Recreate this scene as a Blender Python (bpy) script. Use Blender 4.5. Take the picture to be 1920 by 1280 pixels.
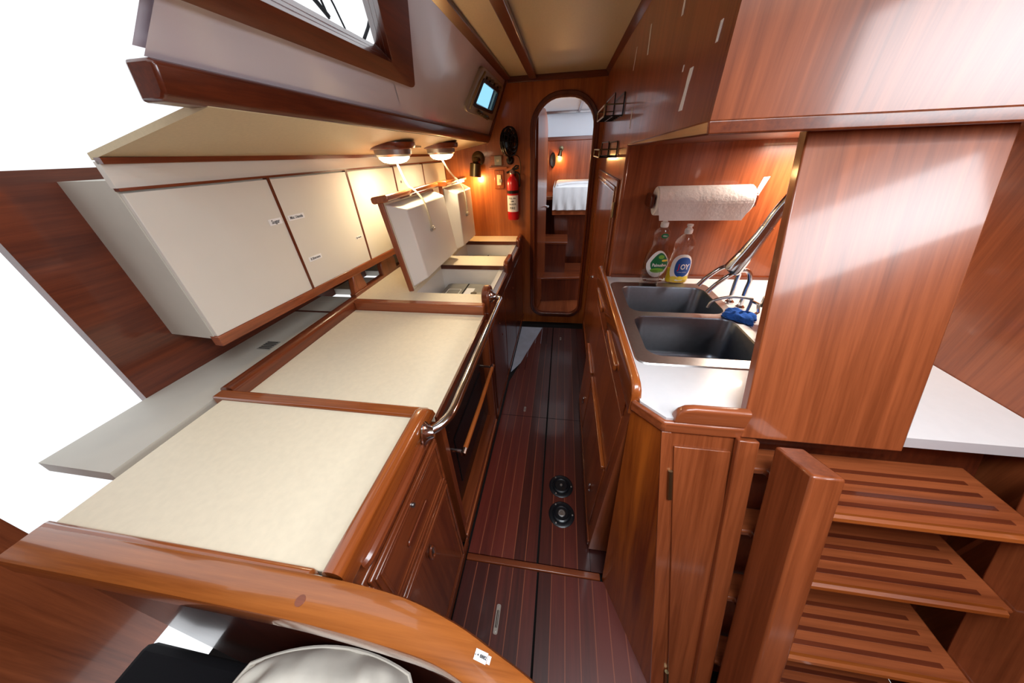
import bpy, bmesh, math, random
from mathutils import Vector, Matrix
random.seed(7)
for o in list(bpy.data.objects): bpy.data.objects.remove(o)
SC = bpy.context.scene
COL = SC.collection

# ------------------------------------------------------------------ camera, world, light, exposure
cam_data = bpy.data.cameras.new('camera'); cam = bpy.data.objects.new('camera', cam_data); COL.objects.link(cam)
FPX = 558.09
cam_data.sensor_width = 36; cam_data.lens = 36*FPX/1920; cam_data.clip_start = 0.01
def cam_matrix(yaw, pitch, roll):
    a, b, c = (math.radians(v) for v in (yaw, pitch, roll))
    B = Matrix(((1,0,0),(0,0,-1),(0,1,0)))
    Y = Matrix(((math.cos(a),-math.sin(a),0),(math.sin(a),math.cos(a),0),(0,0,1)))
    P = Matrix(((1,0,0),(0,math.cos(b),-math.sin(b)),(0,math.sin(b),math.cos(b))))
    R = Matrix(((math.cos(c),-math.sin(c),0),(math.sin(c),math.cos(c),0),(0,0,1)))
    return R @ P @ B @ Y
M = cam_matrix(-9.779, 32.6325, -2.2833)
rot = Matrix((M[0], -M[1], -M[2])).transposed()
cam.matrix_world = Matrix.Translation((0, 0, 1.5)) @ rot.to_4x4()
SC.camera = cam

w = bpy.data.worlds.new('overcast_sky'); SC.world = w; w.use_nodes = True
w.node_tree.nodes['Background'].inputs[0].default_value = (0.93, 0.96, 1.0, 1)
w.node_tree.nodes['Background'].inputs[1].default_value = 1.05

def area(name, loc, target, sx, sy, power, color):
    d = bpy.data.lights.new(name, 'AREA'); d.shape = 'RECTANGLE'; d.size = sx; d.size_y = sy; d.energy = power; d.color = color
    o = bpy.data.objects.new(name, d); COL.objects.link(o); o.location = loc
    o.rotation_euler = (Vector(target)-Vector(loc)).to_track_quat('-Z', 'Y').to_euler()
    return o
# daylight falling through the open companionway hatch above and behind the camera
area('hatch_daylight', (0.35, -0.15, 2.30), (0.10, 0.75, 0.6), 1.2, 0.6, 30, (0.86, 0.93, 1.0))
# daylight through the saloon windows on the starboard side
area('saloon_window_daylight', (1.45, -0.10, 1.75), (-0.6, 1.0, 1.55), 0.9, 0.4, 14, (0.88, 0.94, 1.0))
# daylight through the deck hatch of the forward cabin
area('forward_hatch_daylight', (0.30, 3.10, 1.94), (0.25, 4.3, 1.45), 0.5, 0.5, 8, (0.74, 0.86, 1.0))

SC.view_settings.view_transform = 'Standard'; SC.view_settings.look = 'None'
SC.view_settings.gamma = 1; SC.view_settings.use_curve_mapping = False
SC.view_settings.exposure = 0.25

# ------------------------------------------------------------------ materials
def lin(h):
    h = h.lstrip('#'); v = [int(h[i:i+2], 16)/255 for i in (0, 2, 4)]
    return tuple((c/12.92 if c <= .04045 else ((c+.055)/1.055)**2.4) for c in v) + (1,)
def base(name):
    m = bpy.data.materials.new(name); m.use_nodes = True
    return m, m.node_tree.nodes, m.node_tree.links, m.node_tree.nodes['Principled BSDF']
def plain(name, col, rough=.5, metal=0, coat=0, noise=0, nscale=30, bump=0, spec=.5, trans=0, ior=1.45, emit=None, es=0):
    m, N, L, p = base(name)
    c = lin(col) if isinstance(col, str) else col
    p.inputs['Base Color'].default_value = c
    p.inputs['Roughness'].default_value = rough; p.inputs['Metallic'].default_value = metal
    p.inputs['Coat Weight'].default_value = coat; p.inputs['Coat Roughness'].default_value = .08
    p.inputs['Specular IOR Level'].default_value = spec
    p.inputs['Transmission Weight'].default_value = trans; p.inputs['IOR'].default_value = ior
    if emit:
        p.inputs['Emission Color'].default_value = lin(emit); p.inputs['Emission Strength'].default_value = es
    if noise or bump:
        tc = N.new('ShaderNodeTexCoord'); nz = N.new('ShaderNodeTexNoise'); nz.inputs['Scale'].default_value = nscale; nz.inputs['Detail'].default_value = 6
        L.new(tc.outputs['Object'], nz.inputs['Vector'])
        if noise:
            rp = N.new('ShaderNodeValToRGB')
            rp.color_ramp.elements[0].position = .3; rp.color_ramp.elements[1].position = .7
            rp.color_ramp.elements[0].color = tuple(v*(1-noise) for v in c[:3])+(1,); rp.color_ramp.elements[1].color = tuple(min(1, v*(1+noise*.6)) for v in c[:3])+(1,)
            L.new(nz.outputs['Fac'], rp.inputs['Fac']); L.new(rp.outputs['Color'], p.inputs['Base Color'])
        if bump:
            b = N.new('ShaderNodeBump'); b.inputs['Strength'].default_value = bump; b.inputs['Distance'].default_value = .002
            L.new(nz.outputs['Fac'], b.inputs['Height']); L.new(b.outputs['Normal'], p.inputs['Normal'])
    return m
def wood(name, c1, c2, axis='z', rough=.3, coat=.6, scale=1.0, stripes=.5, vary=.0, coat_rough=.1, tilt=0):
    """varnished wood: fine grain + broad veneer bands running along the given axis"""
    m, N, L, p = base(name)
    tc = N.new('ShaderNodeTexCoord')
    src0 = tc.outputs['Object']
    if tilt:
        m0 = N.new('ShaderNodeMapping'); m0.inputs['Rotation'].default_value = (math.radians(tilt), 0, 0); L.new(src0, m0.inputs['Vector']); src0 = m0.outputs[0]
    def mapped(along, across):
        mp = N.new('ShaderNodeMapping')
        s = {'x': (along, across, across), 'y': (across, along, across), 'z': (across, across, along)}[axis]
        mp.inputs['Scale'].default_value = tuple(v*scale for v in s); L.new(src0, mp.inputs['Vector']); return mp
    fine = N.new('ShaderNodeTexNoise'); fine.inputs['Scale'].default_value = 1; fine.inputs['Detail'].default_value = 8; fine.inputs['Roughness'].default_value = .65
    L.new(mapped(3.5, 90).outputs[0], fine.inputs['Vector'])
    broad = N.new('ShaderNodeTexNoise'); broad.inputs['Scale'].default_value = 1; broad.inputs['Detail'].default_value = 3; broad.inputs['Distortion'].default_value = .6
    L.new(mapped(.7, 14).outputs[0], broad.inputs['Vector'])
    mix = N.new('ShaderNodeMath'); mix.operation = 'MULTIPLY_ADD'
    mul = N.new('ShaderNodeMath'); mul.operation = 'MULTIPLY'; mul.inputs[1].default_value = 1-stripes
    L.new(fine.outputs['Fac'], mul.inputs[0]); L.new(broad.outputs['Fac'], mix.inputs[0]); mix.inputs[1].default_value = stripes; L.new(mul.outputs[0], mix.inputs[2])
    rp = N.new('ShaderNodeValToRGB'); e = rp.color_ramp.elements
    e[0].position = .36; e[1].position = .64; e[0].color = lin(c2); e[1].color = lin(c1)
    src = mix.outputs[0]
    if vary:
        oi = N.new('ShaderNodeObjectInfo'); a = N.new('ShaderNodeMath'); a.operation = 'MULTIPLY_ADD'; a.inputs[1].default_value = vary; L.new(oi.outputs['Random'], a.inputs[0]); 
        s2 = N.new('ShaderNodeMath'); s2.operation = 'SUBTRACT'; L.new(src, s2.inputs[0]); s2.inputs[1].default_value = vary/2; L.new(s2.outputs[0], a.inputs[2]); src = a.outputs[0]
    L.new(src, rp.inputs['Fac']); L.new(rp.outputs['Color'], p.inputs['Base Color'])
    p.inputs['Roughness'].default_value = rough; p.inputs['Coat Weight'].default_value = coat; p.inputs['Coat Roughness'].default_value = coat_rough
    b = N.new('ShaderNodeBump'); b.inputs['Strength'].default_value = .08; b.inputs['Distance'].default_value = .001
    L.new(fine.outputs['Fac'], b.inputs['Height']); L.new(b.outputs['Normal'], p.inputs['Normal'])
    return m
W = {}
for ax in 'xyz':
    W['teak_'+ax] = wood('teak_'+ax, '#b5642a', '#8a4416', ax, .38, .35)
    W['mah_'+ax] = wood('mahogany_'+ax, '#a45730', '#733619', ax, .32, .5)
    W['trim_'+ax] = wood('dark_trim_'+ax, '#84401f', '#5a2612', ax, .3, .5)
    W['hon_'+ax] = wood('honey_'+ax, '#a85a26', '#7c3a14', ax, .25, .8, coat_rough=.06)
    W['rail_'+ax] = wood('golden_rail_'+ax, '#a9622c', '#763c17', ax, .22, .9, coat_rough=.05)
    W['streak_'+ax] = wood('streaked_veneer_'+ax, '#bd6420', '#6a2a0c', ax, .3, .5, stripes=.75, tilt=13)
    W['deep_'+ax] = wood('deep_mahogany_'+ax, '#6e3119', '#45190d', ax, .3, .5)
    W['sole_'+ax] = wood('cabin_sole_'+ax, '#602218', '#3c110b', ax, .38, .3, vary=.35)
W['slope'] = wood('sloping_mahogany', '#a45730', '#733619', 'z', .32, .5, tilt=19.3)
W['spline'] = wood('holly_spline', '#8f4a30', '#743822', 'y', .4, .3)
CREAM = plain('cream_laminate', '#e6dac0', .45, noise=.04, nscale=60)
WHITE = plain('white_laminate', '#dfe0e2', .3, noise=.02, nscale=40, coat=.1)
DOORW = plain('locker_white', '#d9d3c8', .42, coat=.08, noise=.02, nscale=8)
CEIL = plain('ceiling_vinyl', '#cfbd97', .45, noise=.05, nscale=120, bump=.1)
SIDEP = plain('gloss_side_panel', '#d6d0d8', .18, coat=.5)
LINER = plain('white_liner', '#e6e1da', .35)
HULLB = plain('pale_hull_panel', '#e9eff6', .5)
GREYP = plain('grey_plate', '#8f8c84', .45, noise=.12, nscale=20)
CHROME = plain('chrome', '#d8dade', .12, metal=1)
STEEL = plain('brushed_steel', '#b4b2b0', .36, metal=1, noise=.06, nscale=90)
BASIN = plain('shaded_basin_steel', '#757b84', .34, metal=1, noise=.06, nscale=60)  # darker bluish copy of the steel; shade inside the basins put into the colour
BRONZE = plain('bronze', '#6d6048', .35, metal=1)
PEWTER = plain('pewter_frame', '#a59c8c', .4, metal=.35)
PULLM = plain('worn_bronze_plate', '#b3aaa0', .35, metal=.7)
BRASS = plain('dull_brass', '#9a8a66', .38, metal=1)
BLACK = plain('black_plastic', '#0d0d0f', .35)
BLKR = plain('black_rubber', '#0b0e14', .38, coat=.2)
BLKENAMEL = plain('black_enamel', '#0a0808', .22)
DARKGAP = plain('dark_joint_and_shade', '#0a0605', .9)  # near-black for joints; also paints the shade in recesses and slots
NAVY = plain('dark_line_and_well_shade', '#0c0e14', .9, noise=.2, nscale=200)  # near-black rigging colour; also carries the painted shade of the seat well
RED = plain('extinguisher_red', '#c4161f', .3, coat=.3)
PAPER = plain('paper_white', '#eceaea', .8)
TOWEL = plain('paper_towel', '#f4ecea', .9, noise=.03, nscale=70, bump=1.0)
INK = plain('ink', '#15151c', .7)
SHEET = plain('white_sheet', '#e4e2e2', .8, noise=.04, nscale=15)
LINEN = plain('pillow_linen', '#d9d2c4', .9, noise=.06, nscale=25, bump=.2)
ROPE = plain('rope', '#d8cbb0', .9, noise=.2, nscale=300, bump=.6)
SPONGE = plain('blue_sponge', '#2f6fd8', .95, noise=.25, nscale=160, bump=1)
GLASS = plain('clear_plastic', '#f6f6f6', .05, trans=1, ior=1.07, coat=1)
SOAPY = plain('yellow_soap', '#e3c400', .2, spec=.4)
TINT = plain('tinted_acrylic', '#58b4ee', .02, trans=1, ior=1.02)
PANE = plain('window_glass', '#ffffff', .0, trans=1, ior=1.02)
GREEN = plain('label_green', '#0b6a3c', .4)
BLUE = plain('label_blue', '#1c4f9e', .4)
YEL = plain('label_yellow', '#ead14a', .4)
LAMPG = plain('lamp_glass', '#fff4dc', .3, emit='#ffe9bf', es=9)
WARMG = plain('spot_glass', '#ffdca0', .3, emit='#ffc668', es=14)
IVORY = plain('ivory_plastic', '#e8d9b0', .45)
FIBRE = plain('white_fibreglass', '#b9c3d2', .4, noise=.1, nscale=15)
REDINK = plain('label_red', '#d22a3c', .4)
LIME = plain('label_lime', '#79b63c', .4)
CARD = plain('locker_shelf_grey', '#c4bfb3', .5, noise=.04, nscale=10)

# ------------------------------------------------------------------ mesh helpers
class MB:
    def __init__(s): s.v = []; s.f = []
    def add(s, vs, fs):
        n = len(s.v); s.v += [tuple(v) for v in vs]; s.f += [tuple(i+n for i in f) for f in fs]; return s
    def box(s, x0, x1, y0, y1, z0, z1):
        vs = [(x, y, z) for z in (z0, z1) for y in (y0, y1) for x in (x0, x1)]
        return s.add(vs, [(0,2,3,1),(4,5,7,6),(0,1,5,4),(2,6,7,3),(0,4,6,2),(1,3,7,5)])
    def hexa(s, lo, hi):            # two quads, joined
        return s.add(list(lo)+list(hi), [(0,1,2,3),(7,6,5,4)]+[(i, (i+1) % 4, 4+(i+1) % 4, 4+i) for i in range(4)])
    def fbox(s, fr, a0, a1, b0, b1, c0, c1):
        return s.hexa([fr(a, b, c0) for a, b in ((a0,b0),(a1,b0),(a1,b1),(a0,b1))], [fr(a, b, c1) for a, b in ((a0,b0),(a1,b0),(a1,b1),(a0,b1))])
    def prism(s, pts, vec):         # polygon swept along vec
        n = len(pts); P = [Vector(p) for p in pts]; vec = Vector(vec)
        return s.add(P+[p+vec for p in P], [tuple(range(n)), tuple(range(2*n-1, n-1, -1))]+[(i, (i+1) % n, n+(i+1) % n, n+i) for i in range(n)])
    def loft(s, loops, cap=True, closed=True):
        n = len(loops[0]); fs = []
        for k in range(len(loops)-1):
            for i in range(n if closed else n-1):
                j = (i+1) % n; fs.append((k*n+i, k*n+j, (k+1)*n+j, (k+1)*n+i))
        if cap: fs += [tuple(range(n-1, -1, -1)), tuple(range((len(loops)-1)*n, len(loops)*n))]
        return s.add([p for l in loops for p in l], fs)
    def ring(s, outer, inner, vec):  # solid frame between two loops of equal count
        vec = Vector(vec); n = len(outer); O = [Vector(p) for p in outer]; I = [Vector(p) for p in inner]
        vs = O+I+[p+vec for p in O]+[p+vec for p in I]; fs = []
        for i in range(n):
            j = (i+1) % n
            fs += [(i, j, n+j, n+i), (2*n+j, 2*n+i, 3*n+i, 3*n+j), (j, i, 2*n+i, 2*n+j), (n+i, n+j, 3*n+j, 3*n+i)]
        return s.add(vs, fs)
    def tube(s, path, r, n=10, closed=False, cap=True):
        P = [Vector(p) for p in path]; m = len(P); R = r if isinstance(r, (list, tuple)) else [r]*m
        loops = []; prev = None
        for i in range(m):
            t = (P[(i+1) % m]-P[i-1]) if closed else (P[min(i+1, m-1)]-P[max(i-1, 0)])
            t.normalize()
            if prev is None:
                a = Vector((0,0,1)) if abs(t.z) < .9 else Vector((1,0,0)); u = t.cross(a).normalized()
            else:
                u = (prev-t*prev.dot(t)).normalized()
            prev = u; v = t.cross(u)
            loops.append([P[i]+(u*math.cos(2*math.pi*k/n)+v*math.sin(2*math.pi*k/n))*R[i] for k in range(n)])
        if closed: loops.append(loops[0])
        return s.loft(loops, cap=cap and not closed)
    def lathe(s, prof, o, axis=(0,0,1), n=24, sx=1, sy=1, cap=True):
        q = Vector((0,0,1)).rotation_difference(Vector(axis).normalized()); o = Vector(o)
        return s.loft([[o+q @ Vector((r*sx*math.cos(2*math.pi*k/n), r*sy*math.sin(2*math.pi*k/n), z)) for k in range(n)] for r, z in prof], cap=cap)
    def grid(s, fn, nu, nv):
        vs = [fn(i/nu, j/nv) for j in range(nv+1) for i in range(nu+1)]
        return s.add(vs, [(j*(nu+1)+i, j*(nu+1)+i+1, (j+1)*(nu+1)+i+1, (j+1)*(nu+1)+i) for j in range(nv) for i in range(nu)])
    def fill(s, loops, vec=None):    # flat plate with holes (first loop outer), optional thickness
        bm = bmesh.new(); eds = []
        for lp in loops:
            vs = [bm.verts.new(p) for p in lp]
            eds += [bm.edges.new((vs[i], vs[(i+1) % len(vs)])) for i in range(len(vs))]
        bmesh.ops.triangle_fill(bm, use_beauty=True, use_dissolve=False, edges=eds)
        if vec is not None:
            g = bmesh.ops.extrude_face_region(bm, geom=bm.faces[:])
            bmesh.ops.translate(bm, vec=Vector(vec), verts=[e for e in g['geom'] if isinstance(e, bmesh.types.BMVert)])
        bm.verts.index_update()
        s.add([tuple(v.co) for v in bm.verts], [tuple(v.index for v in f.verts) for f in bm.faces]); bm.free(); return s
    def build(s, name, mat, parent=None, bevel=0, seg=2, angle=35, flip=True, subd=0):
        off = Vector((0,0,0)); q = parent
        while q is not None: off += q.location; q = q.parent
        me = bpy.data.meshes.new(name); me.from_pydata([Vector(v)-off for v in s.v], [], s.f)
        if flip:
            bm = bmesh.new(); bm.from_mesh(me); bmesh.ops.recalc_face_normals(bm, faces=bm.faces[:]); bm.to_mesh(me); bm.free()
        me.polygons.foreach_set('use_smooth', [True]*len(me.polygons)); me.set_sharp_from_angle(angle=math.radians(angle))
        me.materials.append(mat)
        o = bpy.data.objects.new(name, me); COL.objects.link(o)
        if parent is not None: o.parent = parent
        if bevel:
            b = o.modifiers.new('bevel', 'BEVEL'); b.width = bevel; b.segments = seg; b.limit_method = 'ANGLE'; b.angle_limit = math.radians(40); b.harden_normals = False
        if subd:
            d = o.modifiers.new('sub', 'SUBSURF'); d.levels = subd; d.render_levels = subd
        return o
def tag(o, label=None, cat=None, group=None, kind=None):
    if label: o['label'] = label
    if cat: o['category'] = cat
    if group: o['group'] = group
    if kind: o['kind'] = kind
    return o
def thing(name, loc, label, cat, group=None, kind=None):
    o = bpy.data.objects.new(name, None); COL.objects.link(o); o.location = loc; o.empty_display_size = .02
    return tag(o, label, cat, group, kind)
def struct(o, label=None, cat=None): return tag(o, label, cat, kind='structure')
def frame(o, u, v, n):
    o, u, v, n = Vector(o), Vector(u).normalized(), Vector(v).normalized(), Vector(n).normalized()
    return lambda a, b, c=0: o+u*a+v*b+n*c
def rr(x0, x1, y0, y1, r, n=6):
    out = []
    R = r if isinstance(r, (tuple, list)) else (r,)*4
    for (cx, cy, a), q in zip(((x1, y1, 0), (x0, y1, 90), (x0, y0, 180), (x1, y0, 270)), R):
        ox = cx-q if cx == x1 else cx+q; oy = cy-q if cy == y1 else cy+q
        for k in range(n+1):
            t = math.radians(a+90*k/n); out.append((ox+q*math.cos(t), oy+q*math.sin(t)))
    return out
def arc(c, r, a0, a1, n, fn): return [fn(c[0]+r*math.cos(math.radians(a0+(a1-a0)*k/n)), c[1]+r*math.sin(math.radians(a0+(a1-a0)*k/n))) for k in range(n+1)]
def smooth_path(P, sub=6):
    P = [Vector(p) for p in P]; out = []
    for i in range(len(P)-1):
        p0 = P[max(i-1, 0)]; p1 = P[i]; p2 = P[i+1]; p3 = P[min(i+2, len(P)-1)]
        for k in range(sub):
            t = k/sub
            out.append(.5*((2*p1)+(p2-p0)*t+(2*p0-5*p1+4*p2-p3)*t*t+(3*p1-p0-3*p2+p3)*t**3))
    return out+[P[-1]]
def text(body, size, fn, name, mat, parent, bold=0, squeeze=1.0):
    """flat print: each glyph vertex (u, w), centred, goes through fn into the world"""
    cu = bpy.data.curves.new('t', 'FONT'); cu.body = body; cu.size = size; cu.align_x = 'CENTER'; cu.align_y = 'CENTER'; cu.resolution_u = 2; cu.offset = bold
    ob = bpy.data.objects.new('t', cu); COL.objects.link(ob)
    bpy.context.view_layer.update()
    me = bpy.data.meshes.new_from_object(ob.evaluated_get(bpy.context.evaluated_depsgraph_get()))
    mb = MB(); mb.add([fn(v.co.x*squeeze, v.co.y) for v in me.vertices], [tuple(p.vertices) for p in me.polygons])
    bpy.data.objects.remove(ob); bpy.data.curves.remove(cu); bpy.data.meshes.remove(me)
    return mb.build(name, mat, parent, flip=False)
def copy_tree(o, parent=None, loc=None):
    c = o.copy(); COL.objects.link(c); c.parent = parent
    if loc is not None: c.location = loc
    for ch in [k for k in bpy.data.objects if k.parent == o]: copy_tree(ch, c)
    return c

YB = 2.75          # forward bulkhead
XA = .265          # veneered wall on the right of the passage
FL = -.345         # face of the counters on the left

# ------------------------------------------------------------------ FLOOR
fl = struct(MB().box(-1.2, 1.14, -.5, YB+.01, -.04, -.021).build('floor', DARKGAP), 'dark mahogany cabin sole of narrow planks', 'floor')
def planks(xs, y0f, y1f, parent, gap=.0016, sp=.0035):
    for a, b in zip(xs[:-1], xs[1:]):
        ya, yb = y0f((a+b)/2), y1f((a+b)/2)
        MB().hexa([(a+sp/2, y0f(a), -.02), (b-sp/2, y0f(b), -.02), (b-sp/2, y1f(b), -.02), (a+sp/2, y1f(a), -.02)],
                  [(a+sp/2, y0f(a), 0), (b-sp/2, y0f(b), 0), (b-sp/2, y1f(b), 0), (a+sp/2, y1f(a), 0)]).build('plank', W['sole_y'], parent)
def splines(xs, y0, y1, parent):
    for x in xs: MB().box(x-.00175, x+.00175, y0, y1, -.02, -.0004).build('plank_seam', W['spline'], parent)
def lsp(a, b, n): return [a+(b-a)*i/n for i in range(n+1)]
# forward soles (two boards either side of the centre joint), cut diagonally at the forward left corner
diag = lambda x: min(2.60, 1.89+(x+.30)*(2.42-1.89)/.125) if x < -.13 else 2.60
xl = lsp(-.335, -.028, 6); xr = lsp(-.022, .20, 4)
planks(xl[:5], lambda x: .569, diag, fl); planks(xl[4:], lambda x: .569, lambda x: 2.6, fl); splines(xl[1:3], .569, 1.9, fl); splines(xl[3:-1], .569, 2.3, fl)
planks(xr, lambda x: .569, lambda x: 2.60, fl); splines(xr[1:-1], .569, 2.60, fl)
# near soles
xl2 = lsp(-.335, -.0225, 6); xr2 = lsp(-.0175, .42, 8)
planks(xl2, lambda x: -.3, lambda x: .538, fl); splines(xl2[1:-1], -.3, .538, fl)
planks(xr2, lambda x: -.3, lambda x: .538, fl); splines(xr2[1:-1], -.3, .538, fl)
MB().box(-.335, .235, .540, .566, -.02, .004).build('threshold_strip', W['trim_x'], fl, bevel=.004)
MB().add([(-.34, 1.86, -.004), (-.10, 2.36, -.004), (-.12, 2.60, -.004), (-.34, 2.60, -.004)], [(0,1,2,3)]).build('fibreglass_patch', FIBRE, fl)
MB().box(.20, .262, 1.62, 2.60, -.02, 0).build('plank', W['sole_y'], fl)
MB().box(.20, .27, .569, .66, -.02, -.002).build('plank', W['sole_y'], fl)
for x0, x1, y, nm in ((-.335, -.028, 1.40, 'joint'), (-.022, .19, 1.40, 'joint')):
    MB().box(x0, x1, y-.0015, y+.0015, -.01, .0004).build('sole_joint', DARKGAP, fl)
def flush_pull(x, y, L, wd, label):
    t = thing('flush_pull', (x, y, 0), label, 'pull handle', 'recessed pulls in the cabin sole')
    out = rr(x-wd/2, x+wd/2, y-L/2, y+L/2, wd*.35); inn = rr(x-wd*.26, x+wd*.26, y-L*.3, y+L*.3, wd*.2)
    MB().ring([(a, b, .0) for a, b in out], [(a, b, .0) for a, b in inn], (0, 0, .002)).build('plate', PULLM, t)
    MB().tube([(x, y-L*.3, .0012), (x, y+L*.3, .0012)], wd*.14, 8).build('lift_bar', PULLM, t)
    MB().fill([[(a, b, .0004) for a, b in inn]]).build('recess', DARKGAP, t)  # flat near-black sheet stands in for the shade inside the pull
    for s in (-1, 1): MB().lathe([(.0, .0025), (wd*.13, .002)], (x, y+s*L*.41, 0.0006), n=8, cap=False).build('screw', STEEL, t)
flush_pull(-.163, .365-.0, .088, .016, 'long brass flush pull in the near floorboard, left of the joint')
flush_pull(-.181, 1.423+.04, .045, .014, 'short brass flush pull midway along the left floorboard')
flush_pull(.049, 2.40, .05, .014, 'small brass flush pull at the far end of the floor near the bulkhead')
def foot_pump(x, y, big, label):
    t = thing('foot_pump', (x, y, 0), label, 'foot pump', 'foot pumps in the cabin sole')
    MB().lathe([(.062, 0), (.062, .003), (.056, .006), (.046, .006), (.044, .004)], (x, y, 0), n=32).build('flange', BLKR, t)
    MB().lathe([(.042, .002), (.041, .010), (.034, .013), (.030, .010), (.018, .010), (0.0, .011)], (x, y, 0), n=32, cap=False).build('diaphragm', BLKR, t)
    if big:
        MB().lathe([(.017, .009), (.017, .014), (.013, .015), (.011, .0125), (.0, .0125)], (x, y, 0), n=20, cap=False).build('button', STEEL, t)
    else:
        MB().lathe([(.006, .009), (.006, .015), (.0, .0165)], (x, y, 0), n=12, cap=False).build('button', STEEL, t)
    for a in (125, 240, 0):
        MB().lathe([(.0045, .004), (.004, .008), (0, .009)], (x+.052*math.cos(math.radians(a)), y+.052*math.sin(math.radians(a)), 0), n=10, cap=False).build('screw', STEEL, t)
foot_pump(.071, .932, False, 'black round foot pump with a small centre stud, the farther of the pair')
foot_pump(.075, .787, True, 'black round foot pump with a wide silver centre cap, the nearer of the pair')

# ------------------------------------------------------------------ FORWARD BULKHEAD with its rounded doorway
DX0, DX1, DZ0, DZ1 = -.238, .205, .085, 1.815
def door_loop(g, y): return [(a, y, b) for a, b in rr(DX0-g, DX1+g, DZ0-g, DZ1+g, (.19+g, .19+g, .10+g, .10+g), 8)]
bulk = [(-1.35, YB, -.03), (XA+.02, YB, -.03), (XA+.02, YB, 1.96), (-.445, YB, 1.96), (-.59, YB, 1.62), (-.64, YB, 1.56), (-1.35, YB, 1.50)]
struct(MB().fill([bulk, door_loop(0, YB)], (0, .03, 0)).build('wall_forward', W['teak_z']), 'honey teak bulkhead with a rounded doorway at the far end', 'bulkhead')
dr = thing('door_1', (0, YB, DZ0), 'rounded cabin doorway with its teak door swung open into the forward cabin', 'door', kind='structure')
MB().ring(door_loop(.032, YB-.012), door_loop(-.004, YB-.012), (0, .05, 0)).build('door_frame', W['deep_z'], dr, bevel=.005)
MB().ring(door_loop(.008, YB-.020), door_loop(-.010, YB-.020), (0, .02, 0)).build('door_bead', W['trim_z'], dr, bevel=.004)
lf = frame((-.232, 2.79, 0), (.055, .45, 0), (0, 0, 1), (1, -.12, 0))
leaf = MB().prism([lf(a, b, 0) for a, b in rr(0, .44, .10, 1.78, (.18, .02, .02, .1), 6)], lf(0, 0, .022)-lf(0, 0, 0)).build('door_leaf', W['mah_z'], dr, bevel=.003)
MB().lathe([(.016, 0), (.016, .006), (.008, .008), (.008, .03)], lf(.40, 1.03, .022), lf(0,0,1)-lf(0,0,0), 12).tube([lf(.40, 1.03, .048), lf(.33, 1.03, .05)], .007, 8).build('handle', CHROME, leaf)
MB().box(XA-.004, XA+.012, YB-.0, YB+.001, .0, .001).build('sill_mark', DARKGAP, dr)
for zz in (.42, 1.36): MB().tube([(DX0+.004, YB+.034, zz), (DX0+.004, YB+.034, zz+.08)], .007, 8).build('hinge', BRASS, dr)

# ------------------------------------------------------------------ CEILING and overhead trim
struct(MB().box(-.43, XA+.02, .30, YB, 1.94, 1.955).build('ceiling', CEIL), 'cream vinyl cabin ceiling in long panels', 'ceiling')
struct(MB().box(-.275, -.225, .30, YB-.001, 1.918, 1.94).build('trim_1', W['deep_y'], bevel=.004), 'dark wooden batten running along the ceiling', 'batten')
struct(MB().prism([(-.465, .30, 1.915), (-.41, .30, 1.925), (-.41, .30, 1.94), (-.465, .30, 1.95)], (0, YB-.301, 0)).build('trim_2', W['deep_y'], bevel=.003), 'dark wooden cornice between ceiling and white cabin side', 'cornice')
struct(MB().prism([(XA-.022, .30, 1.94), (XA, .30, 1.915), (XA+.01, .30, 1.915), (XA+.01, .30, 1.94)], (0, YB-.301, 0)).build('trim_3', W['deep_y']), 'thin dark trim between ceiling and right-hand veneer wall', 'trim')
struct(MB().box(-.43, XA-.001, YB-.014, YB-.001, 1.905, 1.94).build('trim_4', W['deep_x'], bevel=.003), 'dark trim along the top of the far bulkhead', 'trim')

# unseen saloon enclosure added aft of the camera to cut ambient light: roof with the open companionway hatch, after bulkhead and sides
struct(MB().fill([[(-1.42, -.5, 1.945), (1.14, -.5, 1.945), (1.14, .30, 1.945), (-.47, .30, 1.945), (-.80, .30, 1.945), (-1.42, .1, 1.945)], [(-.25, -.42, 1.945), (1.0, -.42, 1.945), (1.0, .24, 1.945), (-.25, .24, 1.945)]], (0, 0, .02)).build('ceiling_saloon_light_block', CEIL), 'unseen cream saloon ceiling with the open companionway hatch, added to cut ambient light', 'ceiling')
struct(MB().box(XA+.02, 1.14, .30, .76, 1.945, 1.965).build('ceiling_companionway', CEIL), 'cream ceiling over the ladder', 'ceiling')
struct(MB().box(-1.42, 1.16, -.52, -.5, 0, 1.96).build('wall_aft_light_block', W['mah_z']), 'unseen mahogany after bulkhead behind the viewer, added to block light', 'bulkhead')
struct(MB().box(-1.44, -1.42, -.5, .20, 0, 1.96).build('wall_saloon_port_light_block', W['mah_z']), 'unseen mahogany saloon side behind the seat, added to block light', 'wall')
struct(MB().box(1.14, 1.16, -.5, .60, 0, 1.50).box(1.14, 1.16, -.5, .60, 1.90, 1.96).box(1.14, 1.16, .45, .60, 1.50, 1.90).build('wall_saloon_starboard_light_block', W['mah_z']), 'unseen mahogany saloon side beyond the ladder, added to block light', 'wall')

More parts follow.
